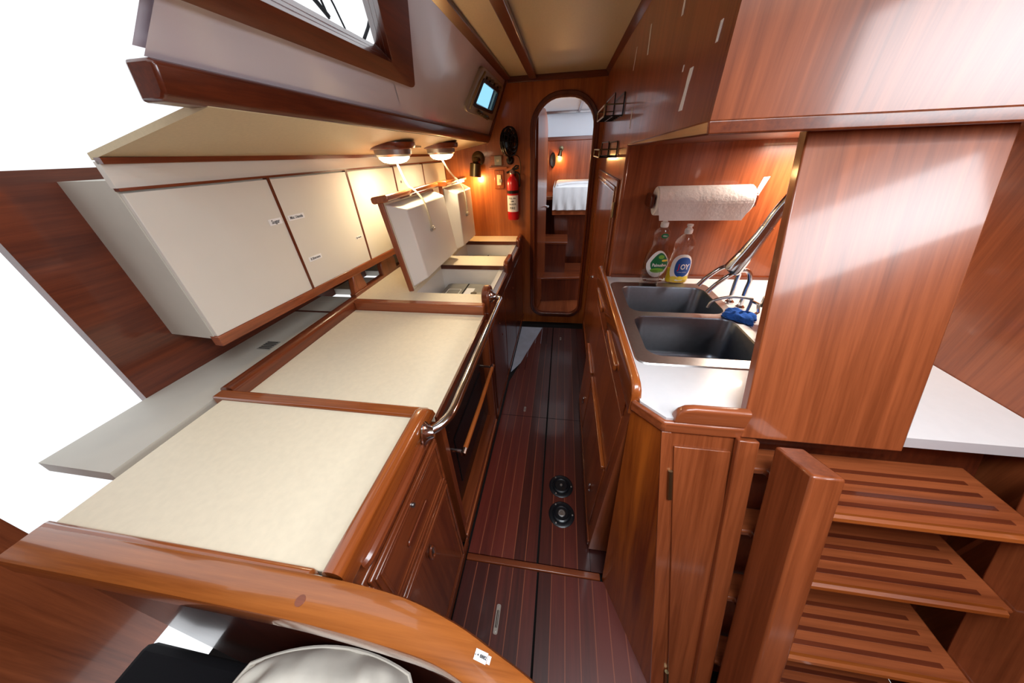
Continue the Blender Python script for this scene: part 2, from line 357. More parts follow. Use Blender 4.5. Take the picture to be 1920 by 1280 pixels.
# ------------------------------------------------------------------ LEFT CABIN SIDE (ruled panel with two ports)
YS = .62
def cb(y): t = (y-.81)/1.94; return Vector((-.74+.155*t, y, 1.66-.05*t))
def ct(y): return Vector((-.445, y, 1.925))
def S(y, v, n=0):
    bump = max(0, min(1, (y-.62)/.62)) if y < 1.245 else max(0, min(1, (2.05-y)/.8))
    y = y-.62*(v-.44)*bump*(1 if v > .44 else .9)
    p = cb(y)*(1-v)+ct(y)*v
    if n:
        d1 = (ct(y)-cb(y)).normalized(); nn = Vector((0, 1, 0)).cross(d1); 
        if nn.x < 0: nn = -nn
        p = p+nn.normalized()*n
    return p
W1 = (.70, 1.245, .44, .93); W2 = (2.185, 2.57, .42, .73)
ys = [YS, W1[0], W1[1], 1.7, W2[0], W2[1], YB]
mb = MB()
def patch(y0, y1, v0, v1, nu=4, nv=2):
    mb.grid(lambda a, b: S(y0+(y1-y0)*a, v0+(v1-v0)*b), nu, nv)
    mb.grid(lambda a, b: S(y0+(y1-y0)*a, v0+(v1-v0)*b, -.02), nu, nv)
for a, b in zip(ys[:-1], ys[1:]):
    h = W1 if (a, b) == (W1[0], W1[1]) else W2 if (a, b) == (W2[0], W2[1]) else None
    if h: patch(a, b, 0, h[2]); patch(a, b, h[3], 1)
    else: patch(a, b, 0, 1)
struct(mb.build('wall_left', SIDEP, flip=False), 'glossy off-white cabin side above the counter', 'wall')
def port(name, h, grow, rad, thick, fmat, label, gl=PANE, dep=.045):
    t = thing(name, S((h[0]+h[1])/2, h[2]), label, 'window', kind='structure')
    gy, gv = grow
    o = rr(h[0]-gy, h[1]+gy, h[2]-gv, min(1.0, h[3]+gv), rad, 6); i = rr(h[0], h[1], h[2], h[3], tuple(r*.3 for r in rad) if isinstance(rad, tuple) else rad*.3, 6)
    O = [S(a, b, .001) for a, b in o]; I = [S(a, b, .001) for a, b in i]; O2 = [S(a, b, thick) for a, b in o]; I2 = [S(a, b, thick) for a, b in i]
    I3 = [S(a, b, -dep) for a, b in i]
    MB().loft([O, O2, I2, I3], cap=False).build('window_frame', fmat, t, bevel=.004)
    MB().fill([[S(a, b, -dep+.002) for a, b in i]]).build('pane', gl, t)
    return t
p1 = port('window_1', W1, (.15, .13), .05, .022, W['deep_y'], 'large cabin window in a dark wooden frame at upper left')
p2 = port('window_2', W2, (.12, .16), .07, .016, PEWTER, 'small opening port with a bronze frame near the far bulkhead', TINT, .006)
o = rr(W2[0]-.03, W2[1]+.03, W2[2]-.05, W2[3]+.05, .03); i = rr(W2[0], W2[1], W2[2], W2[3], .02)
MB().loft([[S(a, b, .012) for a, b in o], [S(a, b, .020) for a, b in o], [S(a, b, .020) for a, b in i], [S(a, b, .006) for a, b in i]], cap=False).build('inner_rim', BLACK, p2)
for yy, vv in ((2.27, .33), (2.42, .30)):
    MB().tube([S(yy, vv, .02), S(yy, vv, .05)], .012, 10).tube([S(yy-.03, vv, .045), S(yy+.03, vv, .045)], .007, 8).build('dog_knob', BRONZE, p2)
for yy in (2.20, 2.28, 2.40, 2.5):
    MB().tube([S(yy, .80, .02), S(yy+.035, .82, .03)], .008, 8).build('hinge_lug', BRONZE, p2)
MB().tube([S(a, b, .03) for a, b in ((2.1, .85), (2.075, .7), (2.07, .5), (2.09, .33))], .006, 8).build('rim_bar', BRASS, p2)
# rigging seen through the large window
for k, (a, b, rad) in enumerate((((-1.4, 2.15, 2.25), (-1.4, 2.36, 2.17), .012), ((-1.4, 2.26, 2.30), (-1.4, 2.36, 2.16), .007), ((-1.4, 2.36, 2.33), (-1.4, 2.52, 2.15), .006), ((-1.4, 2.92, 2.30), (-1.4, 2.75, 2.15), .011))):
    a, b = Vector(a), Vector(b)
    tag(MB().tube([a, (a+b)/2+Vector((0, .01, 0)), b], rad, 6).build('rigging_line', NAVY), ['thick dark line outside the large window, leftmost', 'thin dark line outside the large window, second from left', 'thin curved line outside the middle of the large window', 'short dark stay outside the right end of the large window'][k], 'rigging', 'rigging outside the window')
# heavy wooden header below the cabin side
def hb(y): t = (y-.81)/1.94; return Vector((-.75+.15*t, y, 1.598-.041*t))
loops = []
for y in (YS, YB):
    a = hb(y); b = cb(y); loops.append([a, a+Vector((.012, 0, .012)), b+Vector((.012, 0, -.006)), b, b+Vector((-.05, 0, 0)), a+Vector((-.05, 0, 0))])
struct(MB().loft(loops).build('trim_5', W['deep_y'], bevel=.006), 'heavy dark wooden beam under the glossy cabin side', 'beam')
cs = thing('trim_6', S(YB, .5), 'dark wooden strip where the white cabin side meets the bulkhead', 'trim', kind='structure')
MB().hexa([S(YB-.022, -.1, .0), S(YB-.001, -.1, .0), S(YB-.001, 1, .0), S(YB-.022, 1, .0)], [S(YB-.022, -.1, .014), S(YB-.001, -.1, .014), S(YB-.001, 1, .014), S(YB-.022, 1, .014)]).build('strip', W['deep_z'], cs)

# ------------------------------------------------------------------ LEFT LOCKERS along the hull
LO = Vector((-1.12, 1.0, 0)); LD = Vector((.135, 1.75, 0)).normalized(); LN = Vector((LD.y, -LD.x, 0))
def lk(y, z, n=0): return LO+LD*((y-1.0)/LD.y)+LN*n+Vector((0, 0, z))
dy = [.70, 1.127, 1.56, 1.98, 2.36, 2.742]
def lbox(mb, y0, y1, z0, z1, n0, n1):
    return mb.hexa([lk(y0, z0, n0), lk(y1, z0, n0), lk(y1, z1, n0), lk(y0, z1, n0)], [lk(y0, z0, n1), lk(y1, z0, n1), lk(y1, z1, n1), lk(y0, z1, n1)])
labs = ['white locker door bearing a Sugar label, leftmost of the row', 'white locker door with three small labels, beside the Sugar door', 'plain white locker door above the nearer icebox lid', 'white locker door with one tiny mark, second from the bulkhead', 'narrow white locker door next to the bulkhead']
for k in range(5):
    y0, y1 = dy[k], dy[k+1]
    t = thing('wall_locker', lk((y0+y1)/2, 1.0), labs[k], 'locker', 'white lockers along the hull')
    lbox(MB(), y0+.001, y1-.001, .99, 1.47, -.26, -.012).build('body', CARD, t)
    d = lbox(MB(), y0+.004, y1-.004, 1.0, 1.44, -.012, .004).build('door', DOORW, t, bevel=.0015)
    lbox(MB(), y1-.006, y1+.006, 1.0, 1.445, -.012, .006).build('divider', W['deep_z'], t)
    def sticker(yc, zc, wy, hz, s, size, tl=0, sq=1):
        lbx = lbox(MB(), yc-wy/2, yc+wy/2, zc-hz/2, zc+hz/2, .004, .0052).build('label', PAPER, t)
        text(s, size, lambda a, b: lk(yc+a, zc+b, .0056), 'lettering', INK, lbx, bold=.0004, squeeze=sq)
    if k == 0: sticker(1.085, 1.297, .055, .022, 'Sugar', .019, sq=.85)
    if k == 1:
        sticker(1.185, 1.297, .080, .020, 'Misc. Utensils', .0155, sq=.75)
        sticker(1.20, 1.12, .072, .019, 'B Silverware', .0145, sq=.75)
        sticker(1.512, 1.135, .05, .014, 'Spreads', .013)
    if k == 3: lbox(MB(), 2.035, 2.048, 1.35, 1.362, .004, .0055).build('mark', STEEL, t)
rail = lbox(MB(), dy[0], dy[-1], .962, 1.0, -.03, .008).build('trim_7', W['mah_y'], bevel=.003); struct(rail, 'brown wooden rail along the foot of the white lockers', 'rail')
struct(lbox(MB(), dy[0], dy[-1], 1.445, 1.452, -.012, .008).build('trim_8', W['trim_y']), 'thin brown batten above the white locker doors', 'batten')
lw = MB(); lw.hexa([lk(dy[0], 1.452, -.02), lk(dy[-1], 1.452, -.02), lk(dy[-1], 1.497, -.02), lk(dy[0], 1.512, -.02)], [lk(dy[0], 1.452, .0), lk(dy[-1], 1.452, .0), lk(dy[-1], 1.497, .0), lk(dy[0], 1.512, .0)])
struct(lw.build('wall_locker_fascia', DOORW), 'cream fascia strip above the white lockers', 'fascia')
lw = MB(); lw.hexa([lk(dy[0], 1.506, -.01), lk(dy[-1], 1.482, -.01), lk(dy[-1], 1.499, -.01), lk(dy[0], 1.52, -.01)], [lk(dy[0], 1.506, .014), lk(dy[-1], 1.482, .014), lk(dy[-1], 1.499, .014), lk(dy[0], 1.52, .014)])
struct(lw.build('trim_9', W['trim_y']), 'brown cornice strip above the lockers under the side deck', 'cornice')
sd = MB(); q0, q1 = lk(dy[0], 1.515, -.02), lk(dy[-1], 1.49, -.02); h0, h1 = hb(dy[0]), hb(YB)
sd.hexa([q0, q1, h1, h0], [v+Vector((0, 0, .015)) for v in (q0, q1, h1, h0)])
struct(sd.build('ceiling_side_deck', CEIL), 'cream side-deck lining that carries the two dome lights', 'ceiling')
def sdz(x, y):
    t = (y-dy[0])/(dy[-1]-dy[0]); a = q0.lerp(q1, t); b = h0.lerp(h1, t); k = (x-a.x)/(b.x-a.x); return a.z+(b.z-a.z)*k
# hull lining behind and shelf under the lockers
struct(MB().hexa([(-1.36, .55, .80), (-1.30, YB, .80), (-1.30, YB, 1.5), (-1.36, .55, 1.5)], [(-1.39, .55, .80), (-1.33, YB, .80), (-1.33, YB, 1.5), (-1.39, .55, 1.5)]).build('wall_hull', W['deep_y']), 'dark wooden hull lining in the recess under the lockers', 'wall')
sh = thing('locker_shelf', (-1.24, 1.0, .79), 'grey-white shelf in the recess behind the stove, under the lockers', 'shelf')
for y0, y1 in ((.30, 1.20), (1.208, 1.325), (1.328, 1.395), (1.50, 1.70), (1.82, 2.3)):
    MB().box(-1.36, -1.118, y0, y1, .80, .835).build('shelf_panel', CARD, sh)
MB().box(-1.36, -1.118, 1.20, 1.208, .80, .84).build('batten', W['deep_x'], sh)
MB().box(-1.235, -1.175, .86, .92, .834, .8375).build('grille', GREYP, sh)
for k in range(5): MB().box(-1.23, -1.18, .866+k*.011, .870+k*.011, .8375, .8385).build('grille_slot_shade', DARKGAP, sh)  # near-black strips paint the shade of the slots onto the grille
# back fiddle with its rounded knees
bf = thing('back_fiddle', (-1.11, 1.85, .85), 'low brown fiddle with two upright knees behind the icebox lids', 'fiddle')
MB().box(-1.125, -1.09, 1.36, 2.745, .845, .868).build('rail', W['trim_y'], bf, bevel=.003)
MB().prism([(-1.135, 1.375, .85), (-1.135, 1.50, .85), (-1.135, 1.47, .965), (-1.135, 1.40, .965)], (.035, 0, 0)).build('knee', W['mah_z'], bf, bevel=.006)
MB().prism([(-1.12, 1.66, .86), (-1.12, 1.84, .86)]+[(-1.12, 1.75+.09*math.cos(math.radians(a)), .91+.065*math.sin(math.radians(a))) for a in range(0, 181, 15)], (.03, 0, 0)).build('knee', W['trim_z'], bf, bevel=.005)

# ------------------------------------------------------------------ LEFT NEAR COUNTER
nc = thing('counter_top', (-.72, .37, .82), 'near cream laminate countertop edged with varnished wood', 'countertop')
MB().box(-1.06, -.372, .178, .562, .80, .85).build('laminate', CREAM, nc, bevel=.002)
MB().box(-1.10, -.365, .562, .602, .80, .858).build('edge_strip', W['hon_x'], nc, bevel=.006)
MB().box(-1.06, -.412, .145, .178, .82, .868).build('edge_strip', W['hon_x'], nc, bevel=.008)
prof = [(a, b) for a, b in rr(-.380, -.342, .845, .905, (.016, .016, .004, .004), 5)]
fid = MB()
ylist = [(.163, 0), (.50, 0), (.545, 0), (.565, -.012), (.580, -.030), (.588, -.055)]
fid.loft([[(a, y, b+dz*max(0, (b-.845)/.06)) for a, b in prof] for y, dz in ylist])
fid.build('fiddle', W['hon_y'], nc)
bc = thing('base_cabinet', (-.7, .38, 0), 'varnished base cabinet below the near counter with one drawer and one door', 'cabinet')
MB().box(-1.05, FL, .180, .560, .0, .80).build('body', W['trim_z'], bc, bevel=.003)
MB().box(FL-.001, FL+.006, .165, .602, .0, .055).build('plinth', W['trim_y'], bc)
MB().tube(smooth_path([(FL+.002, .205, .838), (FL+.008, .225, .842), (FL+.010, .34, .842), (FL+.008, .45, .842), (FL+.002, .47, .838)], 4), [.006]+[.013]*15+[.006], 10).build('grab_bar', W['trim_y'], bc)
def panel_front(par, nm, y0, y1, z0, z1, mat, fx=FL):
    d = MB().box(fx, fx+.010, y0, y1, z0, z1).build(nm, mat, par, bevel=.003)
    O = [(fx+.010, a, b) for a, b in ((y0+.008, z0+.008), (y1-.008, z0+.008), (y1-.008, z1-.008), (y0+.008, z1-.008))]
    for g in (.0, .014):
        O = [(fx+.009, a, b) for a, b in ((y0+.008+g, z0+.008+g), (y1-.008-g, z0+.008+g), (y1-.008-g, z1-.008-g), (y0+.008+g, z1-.008-g))]
        I = [(fx+.009, a, b) for a, b in ((y0+.018+g, z0+.018+g), (y1-.018-g, z0+.018+g), (y1-.018-g, z1-.018-g), (y0+.018+g, z1-.018-g))]
        MB().ring(O, I, (.006-.002*(g > 0), 0, 0)).build('moulding', W['trim_y'], d, bevel=.002)
    return d
dw = panel_front(bc, 'drawer', .19, .545, .60, .79, W['trim_y'])
MB().prism([(FL+.010, a, b) for a, b in rr(.30, .42, .672, .694, .0105, 5)], (.006, 0, 0)).build('finger_pull', W['deep_y'], dw, bevel=.003)
dd = panel_front(bc, 'door', .19, .545, .065, .58, W['trim_z'])
MB().tube([(FL+.018, .362+.012*math.cos(t), .505+.026*math.sin(t)) for t in [k*math.pi/8 for k in range(16)]], .004, 8, closed=True).build('ring_pull', W['trim_z'], dd)
MB().box(FL+.012, FL+.020, .366, .371, .475, .53).build('latch_bar', STEEL, dd, bevel=.002)
MB().lathe([(.006, 0), (.006, .010), (0, .011)], (FL+.010, .36, .765), (1, 0, 0), 10).build('catch_stud', STEEL, dw)

# ------------------------------------------------------------------ STOVE and its cover
sc = thing('stove_cover', (-.7, .945, .785), 'large cream panel covering the stove between the two wooden strips', 'stove cover')
MB().box(-1.062, -.358, .605, 1.287, .79, .812).build('panel', CREAM, sc, bevel=.002)
MB().box(-.358, -.350, .605, 1.287, .788, .812).build('edge_band', W['deep_y'], sc)
tag(MB().loft([[(a, y, b) for a, b in rr(-1.118, -1.062, .80, .862, (.02, .02, .004, .004), 5)] for y in (.605, 1.335)]).build('stove_back_rail', W['trim_y']), 'rounded dark wooden rail along the back of the stove cover', 'rail')
st = thing('stove', (-.66, .94, .10), 'black galley oven with an orange wooden door handle', 'oven')
MB().box(-.95, -.40, .635, 1.27, .13, .775).build('body', BLKENAMEL, st, bevel=.004)
od = MB().box(-.40, -.378, .65, 1.255, .17, .66).build('oven_door', BLKENAMEL, st, bevel=.004)
MB().box(-.379, -.375, .74, 1.17, .26, .54).build('glass_window', BLACK, od)
MB().box(-.40, -.376, .65, 1.255, .675, .76).build('control_panel', STEEL, st, bevel=.003)
MB().tube([(-.302, .645, .598), (-.300, .9, .598), (-.302, 1.15, .598)], .0095, 12).build('handle', W['hon_y'], od)
for yy in (.648, 1.147): MB().tube([(-.378, yy, .60), (-.302, yy, .598)], .006, 8).lathe([(.011, -.012), (.011, .012)], (-.302, yy, .598), (0, 1, 0), 10).build('handle_bracket', CHROME, od)
MB().box(-.39, -.374, .645, .652, .15, .76).build('steel_edge', STEEL, st)
sb = thing('stove_surround', (-.36, .945, 0), 'dark wooden stile and plinth framing the oven opening', 'surround')
MB().box(-.40, FL+.002, .605, 1.289, .0, .12).build('plinth', W['trim_y'], sb, bevel=.003)
MB().box(-.37, FL+.008, .605, 1.289, .055, .075).build('plinth_moulding', W['mah_y'], sb, bevel=.003)
MB().box(-.40, FL, .604, .632, .0, .785).build('stile', W['trim_z'], sb)
MB().box(-.40, FL, 1.272, 1.289, .0, .785).build('stile', W['trim_z'], sb)
MB().box(-1.0, -.99, .608, 1.272, .0, .78).build('back_panel', DARKGAP, sb)
# chrome rail in front of the stove
gr = thing('grab_rail', (-.32, .95, .85), 'polished chrome safety rail in front of the stove cover', 'rail')
RX, RZ = -.286, .864
MB().tube(smooth_path([(-.342, .512, .856), (-.322, .520, .858), (-.300, .545, .862), (RX, .590, RZ), (RX, .70, RZ), (RX, 1.0, RZ), (RX, 1.28, RZ), (RX, 1.36, RZ), (-.305, 1.388, RZ+.002), (-.345, 1.395, RZ+.004)], 6), .0135, 14).build('rail', CHROME, gr)
for (x, y, z, n) in ((-.343, .508, .855, (1, .25, 0)), (-.343, 1.395, .868, (1, 0, 0))):
    MB().lathe([(.034, 0), (.034, .004), (.022, .014), (.0155, .028)], (x, y, z), n, 18).build('flange', CHROME, gr)
    for s in (-1, 1): MB().lathe([(.005, 0), (.0, .004)], (x+.006, y, z+s*.026), n, 8, cap=False).build('screw', STEEL, gr)

# ------------------------------------------------------------------ ICEBOX COUNTER
ic = thing('icebox_counter', (-.7, 2.04, 0), 'cream icebox counter with two open wells beside the far bulkhead', 'counter')
wt = MB()
for x0, x1, y0, y1 in ((-1.09, -.372, 1.332, 1.452), (-1.09, -.812, 1.452, 1.928), (-1.09, -.372, 1.928, 2.14), (-1.09, -.812, 2.14, 2.56), (-1.09, -.372, 2.56, 2.748)):
    wt.box(x0, x1, y0, y1, .825, .85)
wt.build('worktop', CREAM, ic)
MB().box(-1.062, -.36, 1.290, 1.332, .0, .86).build('edge_strip', W['mah_x'], ic, bevel=.006)
for y in (1.928, 2.56): MB().box(-.812, -.372, y-.004, y+.0, .822, .8495).build('edge_band', W['deep_x'], ic)
for (y0, y1), pz in zip(((1.452, 1.928), (2.14, 2.56)), (.735, .745)):
    ln = MB()
    x0, x1 = -.812, -.372; zb = .50
    ln.add([(x0, y0, .825), (x1, y0, .825), (x1, y1, .825), (x0, y1, .825), (x0+.02, y0+.02, zb), (x1-.02, y0+.02, zb), (x1-.02, y1-.02, zb), (x0+.02, y1-.02, zb)], [(0,1,5,4), (1,2,6,5), (2,3,7,6), (3,0,4,7), (4,5,6,7)])
    l = ln.build('liner', LINER, ic, flip=False)
    out = rr(x0+.06, x1-.05, y0+.035, y1-.045, .03)
    pl = MB().prism([(a, b, pz-.02) for a, b in out], (0, 0, .02)).build('cold_plate', GREYP, ic, bevel=.003)
    MB().box((x0+x1)/2-.02, (x0+x1)/2-.012, y0+.04, y1-.05, pz-.004, pz+.002).build('plate_joint', DARKGAP, pl)
    if y0 < 2:
        MB().box(-.60, -.545, 1.60, 1.80, pz, pz+.0015).build('notice', PAPER, pl)
        MB().lathe([(.02, 0), (.02, .002)], (-.535, 1.72, pz+.001), n=16).build('cap', BLACK, pl)
        MB().ring([(a, b, pz) for a, b in rr(-.72, -.63, 1.60, 1.78, .01)], [(a, b, pz) for a, b in rr(-.715, -.635, 1.605, 1.775, .01)], (0, 0, .003)).build('evaporator_rim', LINER, pl)
    else:
        MB().box(-.47, -.42, 2.2, 2.36, pz, pz+.002).build('notice', PAPER, pl)
MB().box(-.372, FL, 1.33, 2.748, .0, .80).build('fascia', W['deep_z'], ic, bevel=.003)
MB().box(FL-.002, FL+.008, 1.33, 2.748, .05, .068).build('plinth_moulding', W['trim_y'], ic)
for y0, y1 in ((1.452, 1.928), (2.14, 2.56)):      # sloping white coaming at the front of each well
    MB().hexa([(-.385, y0, .70), (-.372, y0, .70), (-.372, y1, .70), (-.385, y1, .70)], [(-.400, y0, .825), (-.355, y0, .80), (-.355, y1, .80), (-.400, y1, .825)]).build('coaming', LINER, ic)
for y0, y1 in ((1.93, 2.14), (2.56, 2.748)):
    MB().prism([(-.374, y0, .79), (-.374, y1, .79), (-.374, y1, .868), (-.374, y0+.03, .872), (-.374, y0+.006, .855)], (.034, 0, 0)).build('fiddle', W['trim_y'], ic, bevel=.008)
pp = [(-.382, 1.34, .78), (-.382, 1.455, .78)]+[(-.382, 1.3975+.0575*math.cos(math.radians(a)), .868+.055*math.sin(math.radians(a))) for a in range(0, 181, 15)]
MB().prism(pp, (.04, 0, 0)).build('end_post', W['trim_z'], ic, bevel=.010)
for y, z in ((1.55, .62), (1.62, .50), (1.85, .64), (2.1, .62), (2.3, .5)):
    MB().lathe([(.009, 0), (.009, .004), (.004, .008), (0, .009)], (FL, y, z), (1, 0, 0), 10).build('catch_stud', CHROME, ic)
for y0, y1, z0, z1 in ((1.36, 1.74, .09, .74), (1.76, 2.2, .09, .74), (2.22, 2.7, .09, .74)):
    MB().box(FL, FL+.006, y0, y1, z0, z1).build('door', W['deep_z'], ic, bevel=.003)

def lid(y0, y1, topx, label):
    fr = frame((-.806, y0, .856), (0, 1, 0), (topx+.806, 0, .475), (.475, 0, -(topx+.806)))
    Lh = .455; Wd = y1-y0
    t = MB().fbox(fr, .012, Wd-.012, .0, Lh, -.022, .0).build('lid', CREAM, ic)
    t['label'] = label
    for a0, a1 in ((0, .012), (Wd-.012, Wd)): MB().fbox(fr, a0, a1, -.004, Lh, -.024, .003).build('edge_band', W['mah_z'], t, bevel=.002)
    lo = [fr(a, b, .0) for a, b in ((.02, .012), (Wd-.02, .012), (Wd-.02, Lh-.01), (.02, Lh-.01))]
    hi = [fr(a, b, .085) for a, b in ((.06, .045), (Wd-.05, .045), (Wd-.05, Lh-.05), (.06, Lh-.05))]
    MB().hexa(lo, hi).build('insulated_plug', LINER, t, bevel=.006)
    MB().loft([[fr(a, Lh+.0+p[1], p[0]) for p in rr(-.045, .045, 0, .032, .012, 4)] for a in (-.012, Wd+.006)]).build('front_fiddle', W['hon_y'], t, bevel=.004)
    MB().fbox(fr, .10, Wd-.08, Lh-.001, Lh+.006, .02, .05).build('lip_seal', CHROME, t)
    for a in (.06, Wd-.08): MB().fbox(fr, a, a+.05, -.012, .008, -.028, -.018).build('hinge', BLACK, t)
    return fr, Wd
f1, wd1 = lid(1.462, 2.125, -.868, 'nearer raised icebox lid with thick white underside and wooden edge')
f2, wd2 = lid(2.165, 2.62, -.815, 'farther raised icebox lid standing against the bulkhead')
def lid_rope(fr, a, top, label, hang):
    t = thing('rope', top, label, 'rope', 'ropes holding up the icebox lids')
    pts = [Vector(top), Vector(top).lerp(fr(a, .505, .03), .5)+Vector((0, 0, -.012)), fr(a, .500, .03), fr(a, .47, .062), fr(a+.005, .40, .094), fr(a+.012, hang, .094)]
    MB().tube(smooth_path(pts, 5), .0055, 8).build('line', ROPE, t)
    e = pts[-1]
    MB().tube([e+Vector((0, -.022, 0)), e+Vector((0, .022, 0))], .008, 8).build('toggle', STEEL, t)
    MB().lathe([(0, -.014), (.011, -.008), (.011, .008), (0, .014)], e+Vector((0, 0, .01)), n=10, cap=False).build('knot', ROPE, t)

# ------------------------------------------------------------------ DOME LIGHTS under the side deck
def dome(x, y, r, label, power):
    z = sdz(x, y)
    t = thing('dome_light', (x, y, z), label, 'light', 'dome lights under the side deck')
    MB().lathe([(r, .008), (r, -.008), (r*.94, -.018), (r*.80, -.022)], (x, y, z), n=36).build('wooden_base', W['trim_x'], t)
    MB().lathe([(r*.80, -.018), (r*.78, -.042), (r*.70, -.052), (r*.66, -.050)], (x, y, z), n=36).build('bezel', STEEL, t)
    MB().lathe([(r*.67, -.046), (r*.64, -.060), (r*.5, -.074), (r*.25, -.081), (.002, -.082)], (x, y, z), n=28, cap=False).build('glass_dome', LAMPG, t)
    for k in range(6):
        a = k*math.pi/3; MB().lathe([(.005, 0), (.004, -.004), (0, -.005)], (x+r*.86*math.cos(a), y+r*.86*math.sin(a), z-.014), n=8, cap=False).build('screw', BRASS, t)
    d = bpy.data.lights.new('dome_bulb', 'AREA'); d.shape = 'DISK'; d.size = .12; d.energy = power; d.color = (1.0, .80, .50)
    b = bpy.data.objects.new('bulb', d); COL.objects.link(b); b.parent = t; b.location = (0, 0, -.086)
dome(-.862, 1.68, .115, 'nearer round dome light glowing under the side deck', 3.0)
dome(-.775, 2.14, .110, 'farther round dome light glowing close to the bulkhead', 2.9)
tag(MB().box(-.86, -.82, 1.86, 1.95, 1.530, 1.545).build('deck_clip', IVORY, bevel=.003), 'small cream clip on the side deck between the dome lights', 'clip')
lid_rope(f1, .27, (-.90, 1.76, 1.482), 'white rope with toggle hanging over the nearer icebox lid', .26)
lid_rope(f2, .20, (-.79, 2.16, 1.478), 'white rope with toggle hanging over the farther icebox lid', .24)

# ------------------------------------------------------------------ ON THE BULKHEAD
sp = thing('spot_lamp', (-.69, YB, 1.42), 'bronze swivel reading lamp glowing on the bulkhead', 'lamp')
MB().lathe([(.052, 0), (.052, .010), (.040, .020), (.020, .026)], (-.690, YB, 1.455), (0, -1, 0), 24).build('wall_plate', BRONZE, sp)
MB().tube([(-.690, YB-.02, 1.455), (-.690, YB-.07, 1.445)], .012, 10).lathe([(.0, -.03), (.026, -.022), (.034, 0), (.026, .022), (0, .03)], (-.690, YB-.065, 1.44), n=16, cap=False).build('swivel', BRONZE, sp)
shd = MB().lathe([(.030, .05), (.044, .045), (.046, -.045), (.041, -.045), (.040, .03), (.0, .035)], (-.700, YB-.085, 1.378), (.12, .05, 1), 24, cap=False).build('shade', BRONZE, sp)
MB().lathe([(.0, -.038), (.025, -.036), (.040, -.026)], (-.700, YB-.085, 1.378), (.12, .05, 1), 20, cap=False).build('bulb_glass', WARMG, shd)
d = bpy.data.lights.new('spot_bulb', 'POINT'); d.energy = 3.6; d.color = (1.0, .62, .24); d.shadow_soft_size = .03
b = bpy.data.objects.new('bulb', d); COL.objects.link(b); b.parent = sp; b.location = (-.012, -.09, 1.305-1.42)
fn = thing('cabin_fan', (-.44, YB, 1.46), 'black folding cabin fan mounted beside the doorway', 'fan')
fc = Vector((-.435, YB-.085, 1.555)); fax = Vector((.90, -.43, .05)).normalized()
ff = frame(fc, Vector((.43, .90, 0)), (0, 0, 1), fax)
for rad, cc in ((.088, 0), (.094, .018), (.090, .036), (.066, .050), (.040, .056), (.06, -.012)):
    MB().tube([ff(rad*math.cos(k*math.pi/14), rad*math.sin(k*math.pi/14), cc) for k in range(28)], .005, 6, closed=True).build('cage_ring', BLACK, fn)
for k in range(12):
    a = k*math.pi/6; MB().tube([ff(r_*math.cos(a), r_*math.sin(a), c_) for r_, c_ in ((.03, .058), (.066, .051), (.090, .036), (.094, .018), (.088, 0), (.05, -.02))], .003, 5).build('cage_wire', BLACK, fn)
MB().lathe([(0, -.05), (.035, -.045), (.046, -.01), (.07, .0), (.07, .004), (.03, .012), (0, .015)], fc, fax, 20, cap=False).build('motor', BLACK, fn)
for k in range(4):
    a = k*math.pi/2+.4
    u = lambda r_, w_, c_: ff(r_*math.cos(a)-w_*math.sin(a), r_*math.sin(a)+w_*math.cos(a), c_)
    MB().hexa([u(.02, -.015, .014), u(.078, -.03, .010), u(.078, .03, .034), u(.02, .015, .026)], [u(.02, -.015, .016), u(.078, -.03, .012), u(.078, .03, .036), u(.02, .015, .028)]).build('blade', BLACK, fn, bevel=.0006)
MB().lathe([(.030, 0), (.030, .008), (.018, .02)], (-.43, YB, 1.435), (0, -1, 0), 18).tube([(-.43, YB-.02, 1.435), (-.435, YB-.05, 1.45), fc+Vector((0, .02, -.08)), fc-fax*.03], .010, 8).build('bracket', BLACK, fn)
MB().tube(smooth_path([(-.425, YB-.012, 1.47), (-.365, YB-.008, 1.46), (-.345, YB-.006, 1.38), (-.355, YB-.006, 1.32)], 6), .003, 6).build('cord', BLACK, fn)
so = thing('socket_plate', (-.535, YB, 1.435), 'grey power socket on a wooden block beside the reading lamp', 'socket')
MB().box(-.585, -.490, YB-.012, YB, 1.400, 1.472).build('block', W['teak_x'], so, bevel=.003)
pl = MB().box(-.556, -.498, YB-.018, YB-.012, 1.402, 1.470).build('plate', GREYP, so, bevel=.003)
for x in (-.533, -.521): MB().box(x-.002, x+.002, YB-.0186, YB-.018, 1.428, 1.444).build('slot', IVORY, pl)
tag(MB().box(-.60, -.452, YB-.03, YB, 1.380, 1.394).build('hook_rail', W['teak_x'], bevel=.003), 'slim wooden ledge above the light switch', 'ledge')
sw = thing('light_switch', (-.525, YB, 1.30), 'ivory rocker switch set in a teak plate on the bulkhead', 'switch')
MB().box(-.566, -.485, YB-.011, YB, 1.235, 1.368).build('plate', W['hon_z'], sw, bevel=.004)
MB().box(-.542, -.508, YB-.017, YB-.011, 1.262, 1.338).build('rocker', IVORY, sw, bevel=.002)
MB().box(-.524, -.500, YB-.024, YB-.017, 1.282, 1.306).build('toggle', GREYP, sw, bevel=.002)
for z in (1.247, 1.356): MB().lathe([(.004, 0), (0, .003)], (-.525, YB-.011, z), (0, -1, 0), 8, cap=False).build('screw', BRASS, sw)
ex = thing('fire_extinguisher', (-.40, YB-.055, 1.0), 'red fire extinguisher with a white label hung beside the doorway', 'extinguisher')
ec = (-.408, YB-.052)
MB().lathe([(.030, 1.0), (.044, 1.003), (.047, 1.012), (.047, 1.27), (.044, 1.295), (.034, 1.315), (.018, 1.328), (.017, 1.345)], (ec[0], ec[1], 0), n=28).build('cylinder', RED, ex)
MB().lathe([(.0476, 1.205), (.0476, 1.228)], (ec[0], ec[1], 0), n=28, cap=False).build('strap', BLACK, ex)
